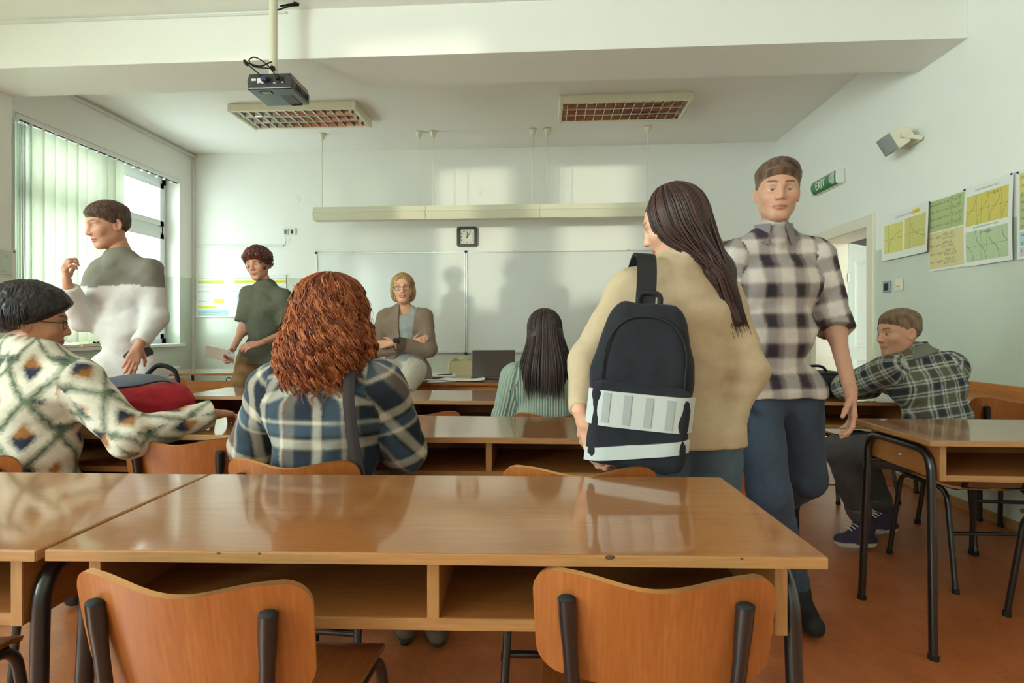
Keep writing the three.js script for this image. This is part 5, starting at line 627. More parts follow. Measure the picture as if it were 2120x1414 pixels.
// P1: boy in the patterned fleece, head turned to the right
const p1 = person({ label: 'person in glasses and a white, green and navy patterned fleece jacket at the left edge', s: 0.98, hs: 0.97, face: [0.76, -0.08, -0.64], up: [0.06, 1, 0], skin: C(190, 136, 104), F: { brow: C(24, 20, 20), nose: 0.8, jaw: 1.05 }, iris: C(36, 26, 22),
  J: { pel: [-1.82, 0.55, -1.78], neck: [-1.815, 1.03, -1.81], head: [-1.835, 1.165, -1.83], sL: [-1.99, 0.965, -1.84], sR: [-1.63, 0.95, -1.80], eL: [-2.07, 0.75, -1.93], eR: [-1.435, 0.765, -1.79], wL: [-1.9, 0.83, -2.12], wR: [-1.27, 0.815, -2.0], hL: [-1.92, 0.535, -1.79], hR: [-1.74, 0.535, -1.79], kL: [-1.93, 0.5, -2.13], kR: [-1.72, 0.5, -2.13], aL: [-1.93, 0.09, -2.14], aR: [-1.72, 0.09, -2.14], tL: [-1.94, 0.045, -2.28], tR: [-1.7, 0.045, -2.28] },
  handL: { dir: [0.7, 0.02, -0.3], back: [0, 1, 0], t: 1 }, handR: { dir: [0.1, -0.12, -1], back: [0.1, 1, 0], t: -1, curl: 0.5 }, glasses: {},
  tops: { fleece_jacket: { sleeve: 1.99, e: 0.042, se: 0.014, sw: 1.28, hem: 0.04, collar: 0.55, wr: 0.014, wq: 0.8, cell: 0.0062, soft: 0.008, mat: FM.fleece, color: (() => { const W = C(222, 214, 196), G = C(112, 124, 98), NV = C(42, 48, 66), OC = C(168, 112, 56), dG = C(86, 98, 76); return (k, p) => { let u = (k.part === 'T' ? k.u : k.u * 1.4 + 0.03) + 0.006 * noise(p[0] * 60, p[1] * 60, p[2] * 60), v = k.v + 0.006 * noise(p[0] * 60 + 9, p[1] * 60, p[2] * 60);
      const pu = 0.2, pv = 0.23, a = u / pu - Math.floor(u / pu), b = v / pv - Math.floor(v / pv), dm = Math.abs(a - 0.5) * 2 + Math.abs(b - 0.5) * 2; if (dm > 0.86 && dm < 1.12) return mixc(G, dG, 0.5 + noise(p[0] * 30, p[1] * 30, p[2] * 30)); if (dm < 0.24) return OC; if (dm > 1.55 && b > 0.5) return NV; if (dm > 1.6) return OC; if (Math.abs(b - 0.5) < 0.05 && a > 0.78) return NV; if (Math.abs(b - 0.12) < 0.05 && a > 0.3 && a < 0.62) return NV; return W; }; })() } }, pants: { color: C(66, 60, 58) },
  hair: (o, hm) => { const B = C(26, 22, 24), B2 = C(52, 46, 48); capHair(o, hm, { t: (x, y, z) => 0.012 + 0.02 * ss(-0.06, 0.08, y) + 0.004 * noise(x * 40, y * 40, z * 40), keep: (x, y, z) => y - (0.62 * z - 0.014), col: B, col2: B2 });
    strands(o, hm, { n: 420, w: () => rr(0.0025, 0.0048), col: () => mixc(B, B2, rnd()).map((q) => q * rr(0.6, 1.3)), path: () => { const ph = rr(0, 2 * PI), th0 = rr(0.05, 0.6), lim = Math.cos(ph) > 0.3 ? rr(1.0, 1.16) : Math.cos(ph) > -0.2 ? rr(1.25, 1.55) : rr(1.7, 2.1), out = []; for (let k = 0; k <= 9; k++) { const th = mix(th0, lim, k / 9), p = ph + 0.25 * k / 9, r = 1.0 + 0.02 * Math.sin(k); out.push([Math.sin(p) * Math.sin(th) * 0.106 * r, 0.034 + Math.cos(th) * 0.12 * r, -0.014 + Math.cos(p) * Math.sin(th) * 0.127 * r]); } return out; } }); } });
// P2: boy in the white sweater with a grey yoke, by the window
person({ label: 'person standing by the window in a white sweater with a grey yoke', s: 0.95, hs: 0.97, face: [-0.46, -0.24, 0.88], up: [-0.1, 1, 0.15], skin: C(204, 150, 122), F: { brow: C(58, 40, 32), nose: 1.1 },
  J: { pel: [-2.24, 0.95, -2.78], neck: [-2.285, 1.535, -2.77], head: [-2.33, 1.695, -2.755], sR: [-2.385, 1.45, -2.77], sL: [-2.125, 1.46, -2.79], eR: [-2.41, 1.19, -2.68], wR: [-2.37, 1.37, -2.55], eL: [-2.075, 1.205, -2.77], wL: [-2.055, 1.06, -2.62], hR: [-2.32, 0.92, -2.74], hL: [-2.16, 0.92, -2.82], kR: [-2.38, 0.5, -2.7], kL: [-2.17, 0.5, -2.84], aR: [-2.36, 0.09, -2.66], aL: [-2.13, 0.09, -2.9], tR: [-2.47, 0.045, -2.58], tL: [-2.24, 0.045, -2.82] },
  handR: { dir: [0.05, 1, 0.25], back: [-0.6, 0, 0.8], t: -1, curl: 0.9 }, handL: { dir: [-0.15, -0.9, 0.3], back: [0.6, 0.1, 0.6], t: -1, curl: 0.3 },
  tops: { sweater: { e: 0.014, se: 0.012, sw: 1.1, hem: 0.1, wr: 0.011, cell: 0.009, color: (k, p) => { const g = k.part === 'T' ? k.v > 0.42 : k.part[0] === 'A' && p[1] > 1.365; return g ? C(126, 122, 112) : C(218, 214, 212); } } }, pants: { color: C(66, 58, 54), wide: 1.1 }, shoe: C(220, 220, 216), sole: C(230, 230, 228),
  hair: (o, hm) => { const c = C(62, 44, 36), c2 = C(92, 68, 54); capHair(o, hm, { ...short(0.72, 0.006, 0.019, -0.024), fade: 0.045, skin: C(204, 150, 122), col: c, col2: c2 }); strands(o, hm, { n: 160, w: () => rr(0.002, 0.0038), col: () => mixc(c, c2, rnd()), path: () => { const x0 = rr(-0.06, 0.06), out = []; for (let k = 0; k <= 6; k++) { const z = mix(-0.06, 0.075, k / 6), y = 0.03 + 0.106 * Math.sqrt(Math.max(0, 1 - (x0 / 0.09) ** 2 - ((z + 0.014) / 0.125) ** 2)); out.push([x0, y + rr(0, 0.006), z]); } return out; } }); } });
// P3: curly-haired boy further back
person({ label: 'person with short curly brown hair and a dark green t-shirt at the back left', s: 0.97, hs: 0.97, face: [-0.02, -0.14, 1], up: [-0.1, 1, 0], skin: C(206, 152, 128), F: { brow: C(58, 36, 30) }, hcell: 0.005,
  J: { pel: [-2.24, 0.98, -4.17], neck: [-2.215, 1.505, -4.17], head: [-2.265, 1.655, -4.15], sR: [-2.335, 1.42, -4.15], sL: [-2.085, 1.40, -4.19], eR: [-2.37, 1.14, -4.11], wR: [-2.36, 0.99, -3.95], eL: [-2.03, 1.13, -4.17], wL: [-2.16, 1.04, -3.98], hR: [-2.32, 0.95, -4.16], hL: [-2.16, 0.95, -4.18], kR: [-2.42, 0.52, -4.1], kL: [-2.16, 0.52, -4.22], aR: [-2.46, 0.09, -4.1], aL: [-2.1, 0.09, -4.32], tR: [-2.5, 0.045, -3.98], tL: [-2.13, 0.045, -4.2] },
  handR: { dir: [-0.2, -0.6, 0.8], back: [-0.8, 0.2, 0], t: -1, curl: 0.6 }, handL: { dir: [-0.7, -0.2, 0.5], back: [0.3, 0.6, 0.6], t: 1, curl: 0.5 },
  tops: { tshirt: { e: 0.012, sw: 1.15, se: 0.018, sleeve: 0.78, hem: 0.08, wr: 0.01, cell: 0.01, color: () => C(92, 96, 82) } }, pants: { color: (p) => mixc(C(150, 116, 78), C(120, 88, 58), 0.5 + noise(p[0] * 14, p[1] * 14, p[2] * 14)), wide: 1.18 },
  hair: (o, hm) => { const c = C(66, 36, 34), c2 = C(112, 62, 52); capHair(o, hm, { t: (x, y, z) => 0.014 + 0.024 * ss(0.0, 0.09, y) + 0.008 * noise(x * 60, y * 60, z * 60), keep: (x, y, z) => y - (0.6 * z - 0.014), col: c, col2: c2 }); strands(o, hm, { n: 210, w: 0.0032, sides: 4, col: () => mixc(c, c2, rnd()), path: () => { let d; do d = V(rr(-1, 1), rr(-0.3, 1), rr(-1, 1)); while (d.length() > 1 || (d.z > 0.3 && d.y < 0.42)); d.normalize(); const b = V(d.x * 0.098, 0.04 + d.y * 0.118, -0.014 + d.z * 0.118), e1 = V().crossVectors(d, V(0, 1, 0.1)).normalize(), e2 = V().crossVectors(d, e1), out = [], p0 = rr(0, 6); for (let k = 0; k <= 9; k++) { const a = k * 0.8 + p0, q = b.clone().addScaledVector(e1, Math.cos(a) * 0.011).addScaledVector(e2, Math.sin(a) * 0.011).addScaledVector(d, k * 0.0012); out.push([q.x, q.y, q.z]); } return out; } }); } });
{ const p = thing('paper_sheet', 'white papers held by the curly-haired boy', 'paper', [-2.40, 0.955, -3.86], 0.5, 'papers held'); p.rotation.x = -0.7; part('sheet', slab((u, v) => [(u - 0.5) * 0.2, 0.01 * Math.sin(u * 3), (v - 0.5) * 0.16], 8, 4, 0.002), [M.paper, M.paper], p); }
// P5: the teacher
person({ label: 'person with blond bob, glasses and brown blazer sitting on the front desk, arms crossed', s: 0.93, hs: 0.93, face: [0.2, -0.02, 0.98], up: [-0.05, 1, 0], skin: C(216, 162, 132), hcell: 0.0032, F: { smile: 0.7, brow: C(124, 92, 66), browStrength: 0.6, lip: C(178, 92, 86) }, iris: C(70, 76, 72),
  J: { pel: [-1.035, 0.872, -3.99], neck: [-1.06, 1.30, -4.03], head: [-1.065, 1.452, -4.0], sR: [-1.205, 1.235, -4.03], sL: [-0.908, 1.235, -4.03], eR: [-1.248, 1.0, -3.93], eL: [-0.856, 1.0, -3.94], wR: [-0.985, 1.03, -3.84], wL: [-1.075, 1.05, -3.79], hR: [-1.12, 0.855, -3.96], hL: [-0.95, 0.855, -3.96], kR: [-1.115, 0.745, -3.58], kL: [-0.945, 0.745, -3.58], aR: [-1.12, 0.3, -3.62], aL: [-0.94, 0.3, -3.62], tR: [-1.12, 0.24, -3.5], tL: [-0.94, 0.24, -3.5] },
  handL: { dir: [-1, -0.12, 0.02], back: [0, 0.25, 1], t: 1, curl: 0.3, s: 0.85 }, handR: { at: [-0.965, 1.04, -3.865], dir: [0.9, 0.34, -0.12], back: [0, 0, 1], t: -1, curl: 0.12, s: 0.8 }, glasses: { mat: SM({ color: hex(38, 30, 30), roughness: 0.4 }) }, lift: { L: 0.2, R: 0.2 },
  tops: {
    blouse: { carve: (d, x, y, z) => smax(d, 0.078 - Math.hypot(x + 1.062, (y - 1.335) * 0.9, z + 3.965), 0.006), e: 0.006, sleeve: 0.6, hem: 0.06, wr: 0.007, wq: 1.6, cell: 0.008, color: () => C(164, 168, 166) },
    blazer: { e: 0.019, se: 0.014, sw: 1.15, sleeve: 1.9, hem: 0.075, flare: 0.014, wr: 0.006, wq: 1.2, cell: 0.0068, color: (k) => k.part[0] === 'B' && k.v > 0.49 ? C(96, 80, 68) : C(140, 120, 104), carve: (d, x, y, z, { J, U, side, Fw }) => { const r = [x - J.pel.x, y - J.pel.y, z - J.pel.z], v = r[0] * U.x + r[1] * U.y + r[2] * U.z, s = Math.abs(r[0] * side.x + r[1] * side.y + r[2] * side.z + 0.012), f = r[0] * Fw.x + r[1] * Fw.y + r[2] * Fw.z; if (f < 0.0) return smax(d, v - 0.425, 0.01); const half = v > 0.12 ? mix(0.035, 0.062, clamp((v - 0.12) / 0.3, 0, 1)) : mix(0.035, 0.13, Math.pow(clamp((0.12 - v) / 0.22, 0, 1), 0.8)); return smax(d, half - s, 0.004); } } },
  pants: { color: C(206, 198, 184), wide: 1.05 }, shoe: C(60, 50, 46),
  hair: (o, hm) => { const c = C(158, 118, 74), c2 = C(204, 172, 122), c3 = C(112, 80, 50); part('hair', meshField((x, y, z) => { const w = 0.0025 * noise(x * 140, y * 16, z * 110); let d = smin(ell(x, y, z, 0, 0.026, -0.014, 0.095, 0.106, 0.112), ell(x, y, z, 0, -0.045, -0.022, 0.1, 0.085, 0.088), 0.04) + w; d = smax(d, -0.108 - y + 0.1 * Math.max(0, -z - 0.02) * -0.4, 0.012); return smax(d, -ell(x, y, z, -0.006, -0.032, 0.108, 0.067, 0.118, 0.082), 0.01); }, [-0.13, -0.15, -0.14], [0.13, 0.16, 0.13], 0.0038, ([x, y, z]) => { const q = 0.5 + 0.9 * noise(x * 110, y * 10, z * 90) + 0.4 * noise(x * 260, y * 20, z * 200); return q < 0.5 ? mixc(c3, c, clamp(q * 2, 0, 1)) : mixc(c, c2, clamp(q * 2 - 1, 0, 1)); }, hm), FM.hair, o);
    strands(o, hm, { n: 200, w: () => rr(0.0022, 0.004), col: () => mixc(rnd() > 0.4 ? c : c3, c2, rnd()), path: () => { const sd = rnd() > 0.35 ? 1 : -1, a0 = rr(-0.9, 0.6), out = []; for (let k = 0; k <= 10; k++) { const t = k / 10, th = t * 1.5; let x = -0.03 + sd * (sd > 0 ? 0.126 : 0.068) * Math.sin(Math.min(th, 1.5)), y = 0.026 + 0.108 * Math.cos(th) - 0.1 * ss(0.7, 1, t), z = -0.014 + 0.085 * (a0 * (1 - 0.1 * t)) - 0.02 * t; const e = (x / 0.099) ** 2 + ((y - 0.02) / (y < 0 ? 0.16 : 0.109)) ** 2 + ((z + 0.014) / 0.115) ** 2; const m = 1 / Math.sqrt(Math.max(e, 0.3)); x *= m; z = -0.014 + (z + 0.014) * m; if (y > 0) y = 0.02 + (y - 0.02) * m; out.push([x, y, z]); } return out; } }); } });
{ const w = thing('wristwatch', 'dark round wristwatch on an orange strap on the teacher\'s wrist', 'watch', [-1.055, 1.047, -3.79], 0.1); const ring = []; for (let i = 0; i < 20; i++) { const a = i / 20 * 2 * PI; ring.push([0, Math.sin(a) * 0.036, Math.cos(a) * 0.036]); } part('strap', tube(ring, 0.007, 6, 40, true), SM({ color: hex(196, 128, 78), roughness: 0.6 }), w); part('case', place(cyl(0.019, 0.02, 0.012, 24), 0, 0.02, 0.034, PI / 2 - 0.6), M.black, w); part('dial', place(cyl(0.015, 0.015, 0.003, 20), 0, 0.0245, 0.0405, PI / 2 - 0.6), M.dark, w); }
// P7: girl walking with a backpack
person({ label: 'person with very long brown hair and a beige sweater walking with a black backpack', s: 0.95, hs: 0.93, face: [-0.9, -0.3, -0.36], up: [-0.12, 1, 0.05], skin: SK.fair, F: { nose: 1, brow: C(64, 42, 34) }, hcell: 0.005,
  J: { pel: [0.425, 0.86, -1.72], neck: [0.425, 1.335, -1.735], head: [0.41, 1.475, -1.755], sL: [0.265, 1.275, -1.72], sR: [0.56, 1.25, -1.75], eL: [0.125, 1.035, -1.68], eR: [0.625, 1.01, -1.70], wL: [0.105, 0.895, -1.52], wR: [0.555, 0.85, -1.685], hL: [0.345, 0.83, -1.71], hR: [0.515, 0.83, -1.72], kL: [0.375, 0.46, -1.76], kR: [0.53, 0.46, -1.73], aL: [0.375, 0.09, -1.7], aR: [0.53, 0.09, -1.67], tL: [0.33, 0.045, -1.82], tR: [0.5, 0.045, -1.79] },
  handL: { dir: [0.35, -0.85, 0.1], back: [-0.6, 0.0, 0.7], t: 1, curl: 0.3, s: 1.0 }, handR: { dir: [-0.2, -0.9, -0.35], back: [0.8, 0, 0.4], t: -1, curl: 0.4 },
  tops: { sweater: { e: 0.015, se: 0.01, sw: 1.08, hem: 0.05, collar: 0.3, wr: 0.011, cell: 0.0085, color: (k, p) => { return C(190, 168, 138); } } }, pants: { color: C(74, 92, 106), wide: 1.1 },
  hair: (o, hm) => { const D = [C(62, 42, 37), C(50, 33, 30), C(76, 52, 45)]; part('hair', meshField((x, y, z) => { let d = smax(ell(x, y, z, 0, 0.03, -0.018, 0.088, 0.1, 0.104), -ell(x, y, z, 0, -0.02, 0.115, 0.07, 0.1, 0.075), 0.012); d = smin(d, capL(x, y, z, [0, -0.01, -0.06], [0.03, -0.2, -0.085], 0.06, 0.05), 0.04); return smin(d, capL(x, y, z, [0.03, -0.2, -0.085], [0.045, -0.37, -0.095], 0.05, 0.028), 0.03) + 0.004 * noise(x * 60, y * 12, z * 60); }, [-0.14, -0.44, -0.2], [0.14, 0.16, 0.14], 0.006, ([x, y, z]) => mixc(D[1], D[0], 0.5 + noise(x * 120, y * 8, z * 80)), hm), FM.hair, o);
    strands(o, hm, { n: 560, w: () => rr(0.0024, 0.005), flat: 0.6, col: () => { const m = rr(0.85, 1.15); return D[Math.floor(rnd() * 3)].map((q) => q * m); }, path: () => { const ph = rr(0.7, 2 * PI - 0.7), s = rr(0.97, 1.05), th0 = rr(0.05, 0.6), len = rr(0.3, 0.42), out = [], N = 18, jx = rr(-0.055, 0.055), jz = rr(-0.035, 0.02); for (let k = 0; k <= N; k++) { const sA = k / N * (len + 0.15), th = th0 + sA / 0.155 * PI / 2, fall = Math.max(0, sA - 0.155 * (1 - th0 / (PI / 2))); let r = 0.093 * s, y, x, z; if (th < PI / 2) { y = 0.03 + 0.104 * s * Math.cos(th); r *= Math.sin(th); } else y = 0.03 - fall; x = Math.sin(ph) * r; z = -0.016 + Math.cos(ph) * r * 1.14; const m = ss(0.03, 0.26, fall); x = mix(x, 0.035 + jx * (1 - 0.35 * ss(0.2, 0.4, fall)), m); z = mix(z, -0.088 + jz, m); out.push([x, y, z]); } return out; } }); } });
// P8: tall boy in the dark and white plaid shirt
const p8 = person({ label: 'tall person walking towards the camera in a navy, white and maroon plaid shirt and jeans', s: 1.03, hs: 0.99, face: [-0.24, -0.06, 0.97], up: [0.05, 1, 0], skin: C(200, 150, 124), F: { brow: C(70, 50, 40) }, hcell: 0.004,
  J: { pel: [0.935, 0.91, -2.27], neck: [0.925, 1.515, -2.265], head: [0.935, 1.69, -2.245], sR: [0.755, 1.425, -2.25], sL: [1.105, 1.44, -2.29], eR: [0.705, 1.135, -2.27], wR: [0.695, 0.89, -2.17], eL: [1.175, 1.14, -2.27], wL: [1.165, 0.895, -2.14], hR: [0.845, 0.88, -2.26], hL: [1.02, 0.885, -2.28], kR: [0.86, 0.5, -2.13], kL: [1.09, 0.52, -2.33], aR: [0.995, 0.105, -2.22], aL: [1.16, 0.33, -2.67], tR: [0.985, 0.05, -2.05], tL: [1.17, 0.17, -2.75] }, lift: { L: 0.3 },
  handR: { dir: [0.15, -1, 0.15], back: [-0.9, 0, 0.3], t: -1, curl: 0.4 }, handL: { dir: [-0.05, -1, 0.2], back: [0.9, 0, 0.3], t: 1, curl: 0.35 },
  tops: { plaid_shirt: { e: 0.02, se: 0.016, sw: 1.2, sleeve: 1.02, hem: 0.01, soft: 0.006, wr: 0.01, cell: 0.0065, collar: 0.16, color: (() => { const W = C(214, 206, 200), g = C(150, 140, 138), n = C(44, 44, 54), m = C(92, 48, 58); const q = plaid([[0.34, W], [0.5, g], [0.56, m], [0.82, n], [0.88, m], [1, W]], [[0.42, W], [0.5, m], [0.84, n], [0.92, m], [1, W]], 0.115, 0.118); return (k) => k.part === 'T' ? q(k.x + 0.02, k.v + 0.05) : q(k.u, k.v + 0.03); })() } }, pants: { color: C(66, 80, 100), wide: 1.08 }, shoe: C(26, 26, 28), sole: C(32, 32, 34), laces: false,
  hair: (o, hm) => { const c = C(74, 54, 42), c2 = C(112, 86, 66); capHair(o, hm, { ...short(0.74, 0.005, 0.022, -0.02), fade: 0.045, skin: C(200, 150, 124), col: c, col2: c2 }); strands(o, hm, { n: 180, w: () => rr(0.002, 0.004), col: () => mixc(c, c2, rnd()), path: () => { const x0 = rr(-0.06, 0.06), out = []; for (let k = 0; k <= 6; k++) { const z = mix(-0.07, 0.082, k / 6), y = 0.032 + 0.108 * Math.sqrt(Math.max(0, 1 - (x0 / 0.095) ** 2 - ((z + 0.014) / 0.128) ** 2)); out.push([x0 + 0.01 * k / 6, y + rr(0, 0.008), z]); } return out; } }); } });
// P9: boy seated at the right, looking left
const p9 = person({ label: 'person seated by the right wall in a green plaid shirt, grey trousers and purple sneakers', s: 0.95, hs: 0.94, face: [-0.99, -0.05, 0.08], up: [-0.06, 1, 0], skin: C(204, 152, 124), F: { brow: C(84, 62, 46), nose: 0.85, jaw: 1.06 }, hcell: 0.0036, iris: C(52, 42, 36), gaze: [-0.2, 0],
  J: { pel: [1.935, 0.56, -2.73], neck: [1.855, 1.0, -2.81], head: [1.775, 1.12, -2.835], sL: [1.70, 0.94, -2.79], sR: [2.015, 0.955, -2.82], eL: [1.605, 0.835, -2.985], eR: [2.13, 0.835, -3.0], wL: [1.79, 0.82, -3.06], wR: [1.98, 0.82, -3.1], hL: [1.86, 0.54, -2.74], hR: [2.0, 0.54, -2.77], kL: [1.5, 0.53, -2.86], kR: [1.71, 0.51, -3.08], aL: [1.655, 0.115, -2.92], aR: [1.9, 0.11, -3.14], tL: [1.53, 0.05, -2.9], tR: [1.78, 0.05, -3.11] },
  handL: { dir: [0.8, 0, -0.3], back: [0, 1, 0], t: 1 }, handR: { dir: [-0.8, 0, -0.3], back: [0, 1, 0], t: -1 }, shoe: C(66, 54, 82), sole: C(222, 220, 214), laces: true,
  tops: { plaid_shirt: { e: 0.02, sw: 1.2, hem: 0.02, collar: 0.42, wr: 0.008, cell: 0.0056, soft: 0.002, color: (() => { const o = C(94, 92, 74), n = C(44, 48, 60), W = C(206, 208, 196), g = C(66, 66, 58); const A = [[0.3, o], [0.36, W], [0.42, n], [0.48, W], [0.54, g], [0.78, n], [0.83, W], [0.89, n], [0.94, W], [1, o]], q = plaid(A, A, 0.125, 0.125); return (k) => k.part === 'T' ? q(k.x + 0.03, k.v + 0.02) : q(k.u * 1.2, k.v); })() } }, pants: { color: C(78, 76, 78), end: 1.82, cuff: C(92, 90, 92), wide: 1.12 },
  hair: (o, hm) => { const c = C(92, 72, 54), c2 = C(134, 108, 82); capHair(o, hm, { fade: 0.05, t: (x, y, z) => 0.003 + 0.014 * ss(0.04, 0.1, y), skin: C(204, 152, 124), keep: (x, y, z) => y - (0.56 * z - 0.012), col: c, col2: c2 }); strands(o, hm, { n: 260, w: () => rr(0.0018, 0.0034), col: () => mixc(c, c2, rnd()).map((q) => q * rr(0.7, 1.2)), path: () => { const x0 = rr(-0.06, 0.06), out = []; for (let k = 0; k <= 7; k++) { const z = mix(-0.075, 0.068, k / 7), y = 0.03 + 0.101 * Math.sqrt(Math.max(0, 1 - (x0 / 0.088) ** 2 - ((z + 0.014) / 0.108) ** 2)); out.push([x0 - 0.008 * k / 7, y + rr(0, 0.003), z]); } return out; } }); } });
function shirtCollar(o, neck, up, fw, col, r = 0.066) { const U = v3(up).normalize(), F = v3(fw).addScaledVector(U, -v3(fw).dot(U)).normalize(), S = V().crossVectors(U, F), N = v3(neck), m = SM({ color: new THREE.Color(...col), roughness: 0.9 }); part('collar', slab((u, v) => { const a = mix(-2.75, 2.75, u) + PI, open = Math.pow(Math.abs(u - 0.5) * 2, 4), rad = r + 0.03 * v * v + 0.01 * open, h = 0.026 - 0.052 * v - 0.035 * v * open; const p = N.clone().addScaledVector(F, Math.cos(a) * rad * 1.0).addScaledVector(S, Math.sin(a) * rad).addScaledVector(U, h); return [p.x, p.y, p.z]; }, 40, 8, 0.004), [m, m], o); }
shirtCollar(p8.o, [0.925, 1.54, -2.262], [0, 1, 0.1], [-0.1, 0, 1], C(128, 120, 122), 0.068); shirtCollar(p9.o, [1.835, 1.035, -2.815], [-0.35, 1, -0.1], [-0.5, 0, -0.85], C(112, 114, 102), 0.066);
// ---------------------------------------------------------------- bags
const rbox = (x, y, z, w, h, d, r) => { const a = Math.max(Math.abs(x) - w + r, 0), b = Math.max(Math.abs(y) - h + r, 0), c = Math.max(Math.abs(z) - d + r, 0); return Math.hypot(a, b, c) + Math.min(Math.max(Math.abs(x) - w, Math.abs(y) - h, Math.abs(z) - d) + r, 0) - r; };
{
  const b = thing('backpack', 'black backpack with pale grey bands on the walking girl\'s shoulder', 'backpack', [0.268, 0.978, -1.545], -0.12); b.rotation.z = -0.1; b.rotation.x = 0.05;
  const bk = C(26, 28, 36), cc = ([x, y, z]) => bk.map((q) => q * (1 + 0.2 * noise(x * 60, y * 60, z * 60)));
  part('body', meshField((x, y, z) => rbox(x / (1 - 0.28 * ss(0.02, 0.24, y)), y, z / (1 - 0.3 * ss(0.05, 0.24, y)), 0.142, 0.235, 0.07, 0.06) * 0.8 + 0.006 * noise(x * 14, y * 14, z * 14), [-0.18, -0.28, -0.12], [0.18, 0.28, 0.12], 0.009, cc), FM.cloth, b);
  part('front_pocket', meshField((x, y, z) => rbox(x, y + 0.1, z - 0.065, 0.132, 0.115, 0.035, 0.03) + 0.004 * noise(x * 20, y * 20, z * 20), [-0.18, -0.25, 0], [0.18, 0.06, 0.13], 0.008, cc), FM.cloth, b);
  const gm = SM({ color: hex(188, 192, 190), roughness: 0.7 }), gm2 = SM({ color: hex(160, 166, 166), roughness: 0.7 }); const wrap = (y0, y1, tilt, x0 = -1, x1 = 1) => (u, v) => { const s = mix(x0, x1, u); return [s * 0.138, mix(y0, y1, v) + tilt * s, 0.104 - 0.035 * Math.pow(Math.abs(s), 6)]; };
  part('band', slab(wrap(-0.1, -0.005, 0.004), 20, 4, 0.006), [gm, gm], b, 'pale grey band'); for (let i = 0; i < 4; i++) part('band_stripe', slab((u, v) => { const s = -0.72 + i * 0.4 + u * 0.14; return [s * 0.138, mix(-0.092, -0.012, v) , 0.108 - 0.035 * Math.pow(Math.abs(s), 6)]; }, 3, 3, 0.002), [gm2, gm2], b); part('lower_strip', slab(wrap(-0.178, -0.142, 0.03, -0.95, 0.98), 20, 3, 0.008), [gm, gm], b, 'slanting pale strip');
  part('handle', tube([[-0.03, 0.22, -0.02], [-0.025, 0.26, -0.025], [0.025, 0.26, -0.025], [0.03, 0.22, -0.02]], 0.008, 8, 20), M.rubber, b); part('zip', tube([[-0.11, 0.02, 0.07], [-0.1, 0.13, 0.062], [-0.05, 0.19, 0.055], [0.05, 0.19, 0.055], [0.1, 0.13, 0.062], [0.11, 0.02, 0.07]], 0.003, 5, 40), M.rubber, b);
  const st = new THREE.CatmullRomCurve3([V(-0.01, 0.2, -0.02), V(-0.012, 0.3, -0.045), V(-0.018, 0.37, -0.1), V(-0.03, 0.375, -0.2), V(-0.04, 0.3, -0.29), V(-0.05, 0.1, -0.31)]); part('shoulder_strap', slab((u, v) => { const p = st.getPoint(v); return [p.x + (u - 0.5) * 0.055, p.y, p.z]; }, 3, 24, 0.01), [M.rubber, M.rubber], b); part('shoulder_strap', slab((u, v) => { const p = [mix(0.06, 0.11, v), mix(0.18, -0.15, v), -0.075 - 0.03 * Math.sin(v * PI)]; return [p[0] + (u - 0.5) * 0.05, p[1], p[2]]; }, 3, 12, 0.01), [M.rubber, M.rubber], b);
}
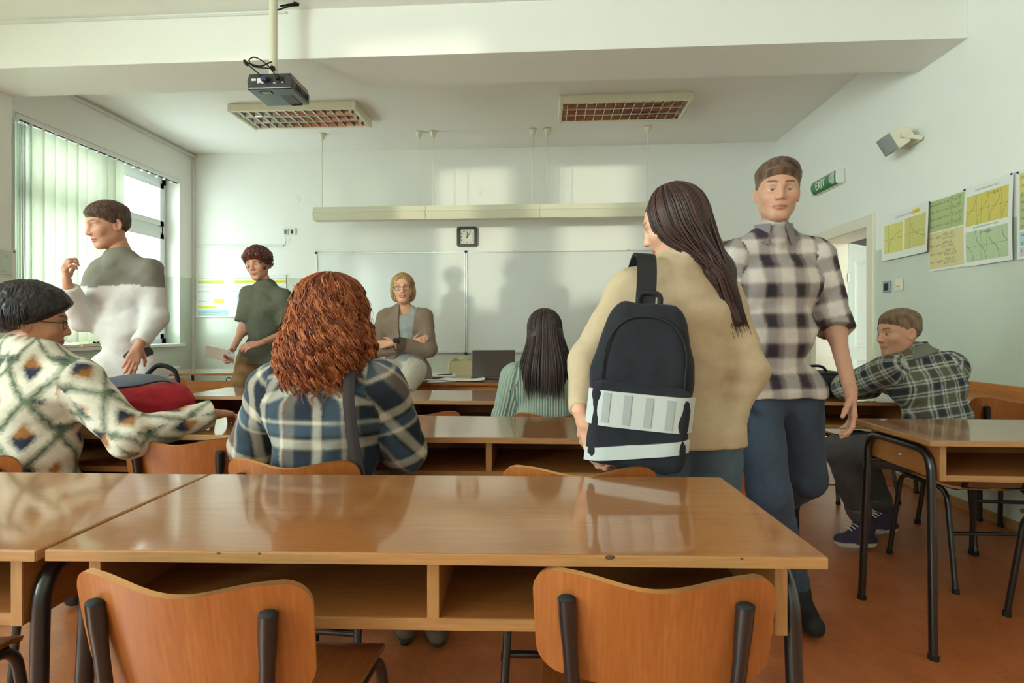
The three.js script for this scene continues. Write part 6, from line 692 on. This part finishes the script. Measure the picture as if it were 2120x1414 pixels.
{
  const b = thing('backpack', 'red and grey backpack lying on the desk beside the fleece jacket', 'backpack', [-1.7, 0.762, -2.13], 0.25); b.scale.set(1.02, 1.12, 1.02);
  part('front_panel', meshField((x, y, z) => smin(ell(x, y, z, 0.03, 0.062, 0.03, 0.19, 0.066, 0.1), ell(x, y, z, 0.13, 0.075, 0.02, 0.09, 0.07, 0.09), 0.04) * 1.6 + 0.012 * noise(x * 9, y * 20, z * 12) + 0.005 * noise(x * 30, y * 40, z * 30), [-0.22, -0.01, -0.14], [0.26, 0.18, 0.18], 0.008, ([x, y, z]) => C(168, 34, 44).map((q) => q * (1 + 0.15 * noise(x * 50, y * 50, z * 50)))), FM.cloth, b, 'red leathery front');
  part('back_panel', meshField((x, y, z) => ell(x, y, z, -0.02, 0.085, -0.06, 0.2, 0.085, 0.1) * 1.6 + 0.012 * noise(x * 12, y * 18, z * 12), [-0.26, -0.01, -0.2], [0.24, 0.2, 0.1], 0.009, ([x, y, z]) => C(108, 112, 126).map((q) => q * (1 + 0.12 * noise(x * 50, y * 50, z * 50)))), FM.cloth, b, 'grey padded back');
  part('handle', tube([[0.02, 0.165, -0.08], [0.06, 0.2, -0.09], [0.12, 0.18, -0.09], [0.14, 0.14, -0.08]], 0.009, 8, 20), M.rubber, b); part('zip', tube([[-0.1, 0.125, 0.05], [0.03, 0.133, 0.05], [0.14, 0.148, 0.03], [0.2, 0.11, 0.04]], 0.003, 5, 30), M.dark, b);
}
{
  const b = thing('shoulder_bag', 'dark brown bag strap across the plaid jacket of the red-haired girl', 'bag', [0, 0, 0]); const sm = SM({ color: hex(38, 26, 26), roughness: 0.8 });
  const c = new THREE.CatmullRomCurve3([V(-0.585, 1.035, -1.76), V(-0.59, 1.055, -1.70), V(-0.59, 1.03, -1.625), V(-0.58, 0.95, -1.565), V(-0.565, 0.85, -1.548), V(-0.545, 0.74, -1.545), V(-0.525, 0.64, -1.56), V(-0.51, 0.57, -1.6)]); part('strap', slab((u, v) => { const p = c.getPoint(v); return [p.x + (u - 0.5) * 0.034, p.y, p.z - Math.abs(u - 0.5) * 0.006]; }, 3, 36, 0.006), [sm, sm], b);
  part('pouch', uvm(new RoundedBoxGeometry(0.07, 0.2, 0.26, 4, 0.025).translate(-0.47, 0.53, -1.66)), sm, b);
}
// ---------------------------------------------------------------- shadows everywhere, then hand over
scene.traverse((o) => { if (o.isMesh) { o.castShadow = true; o.receiveShadow = true; } if (o.isDirectionalLight) o.castShadow = true; });
renderer.render(scene, camera);
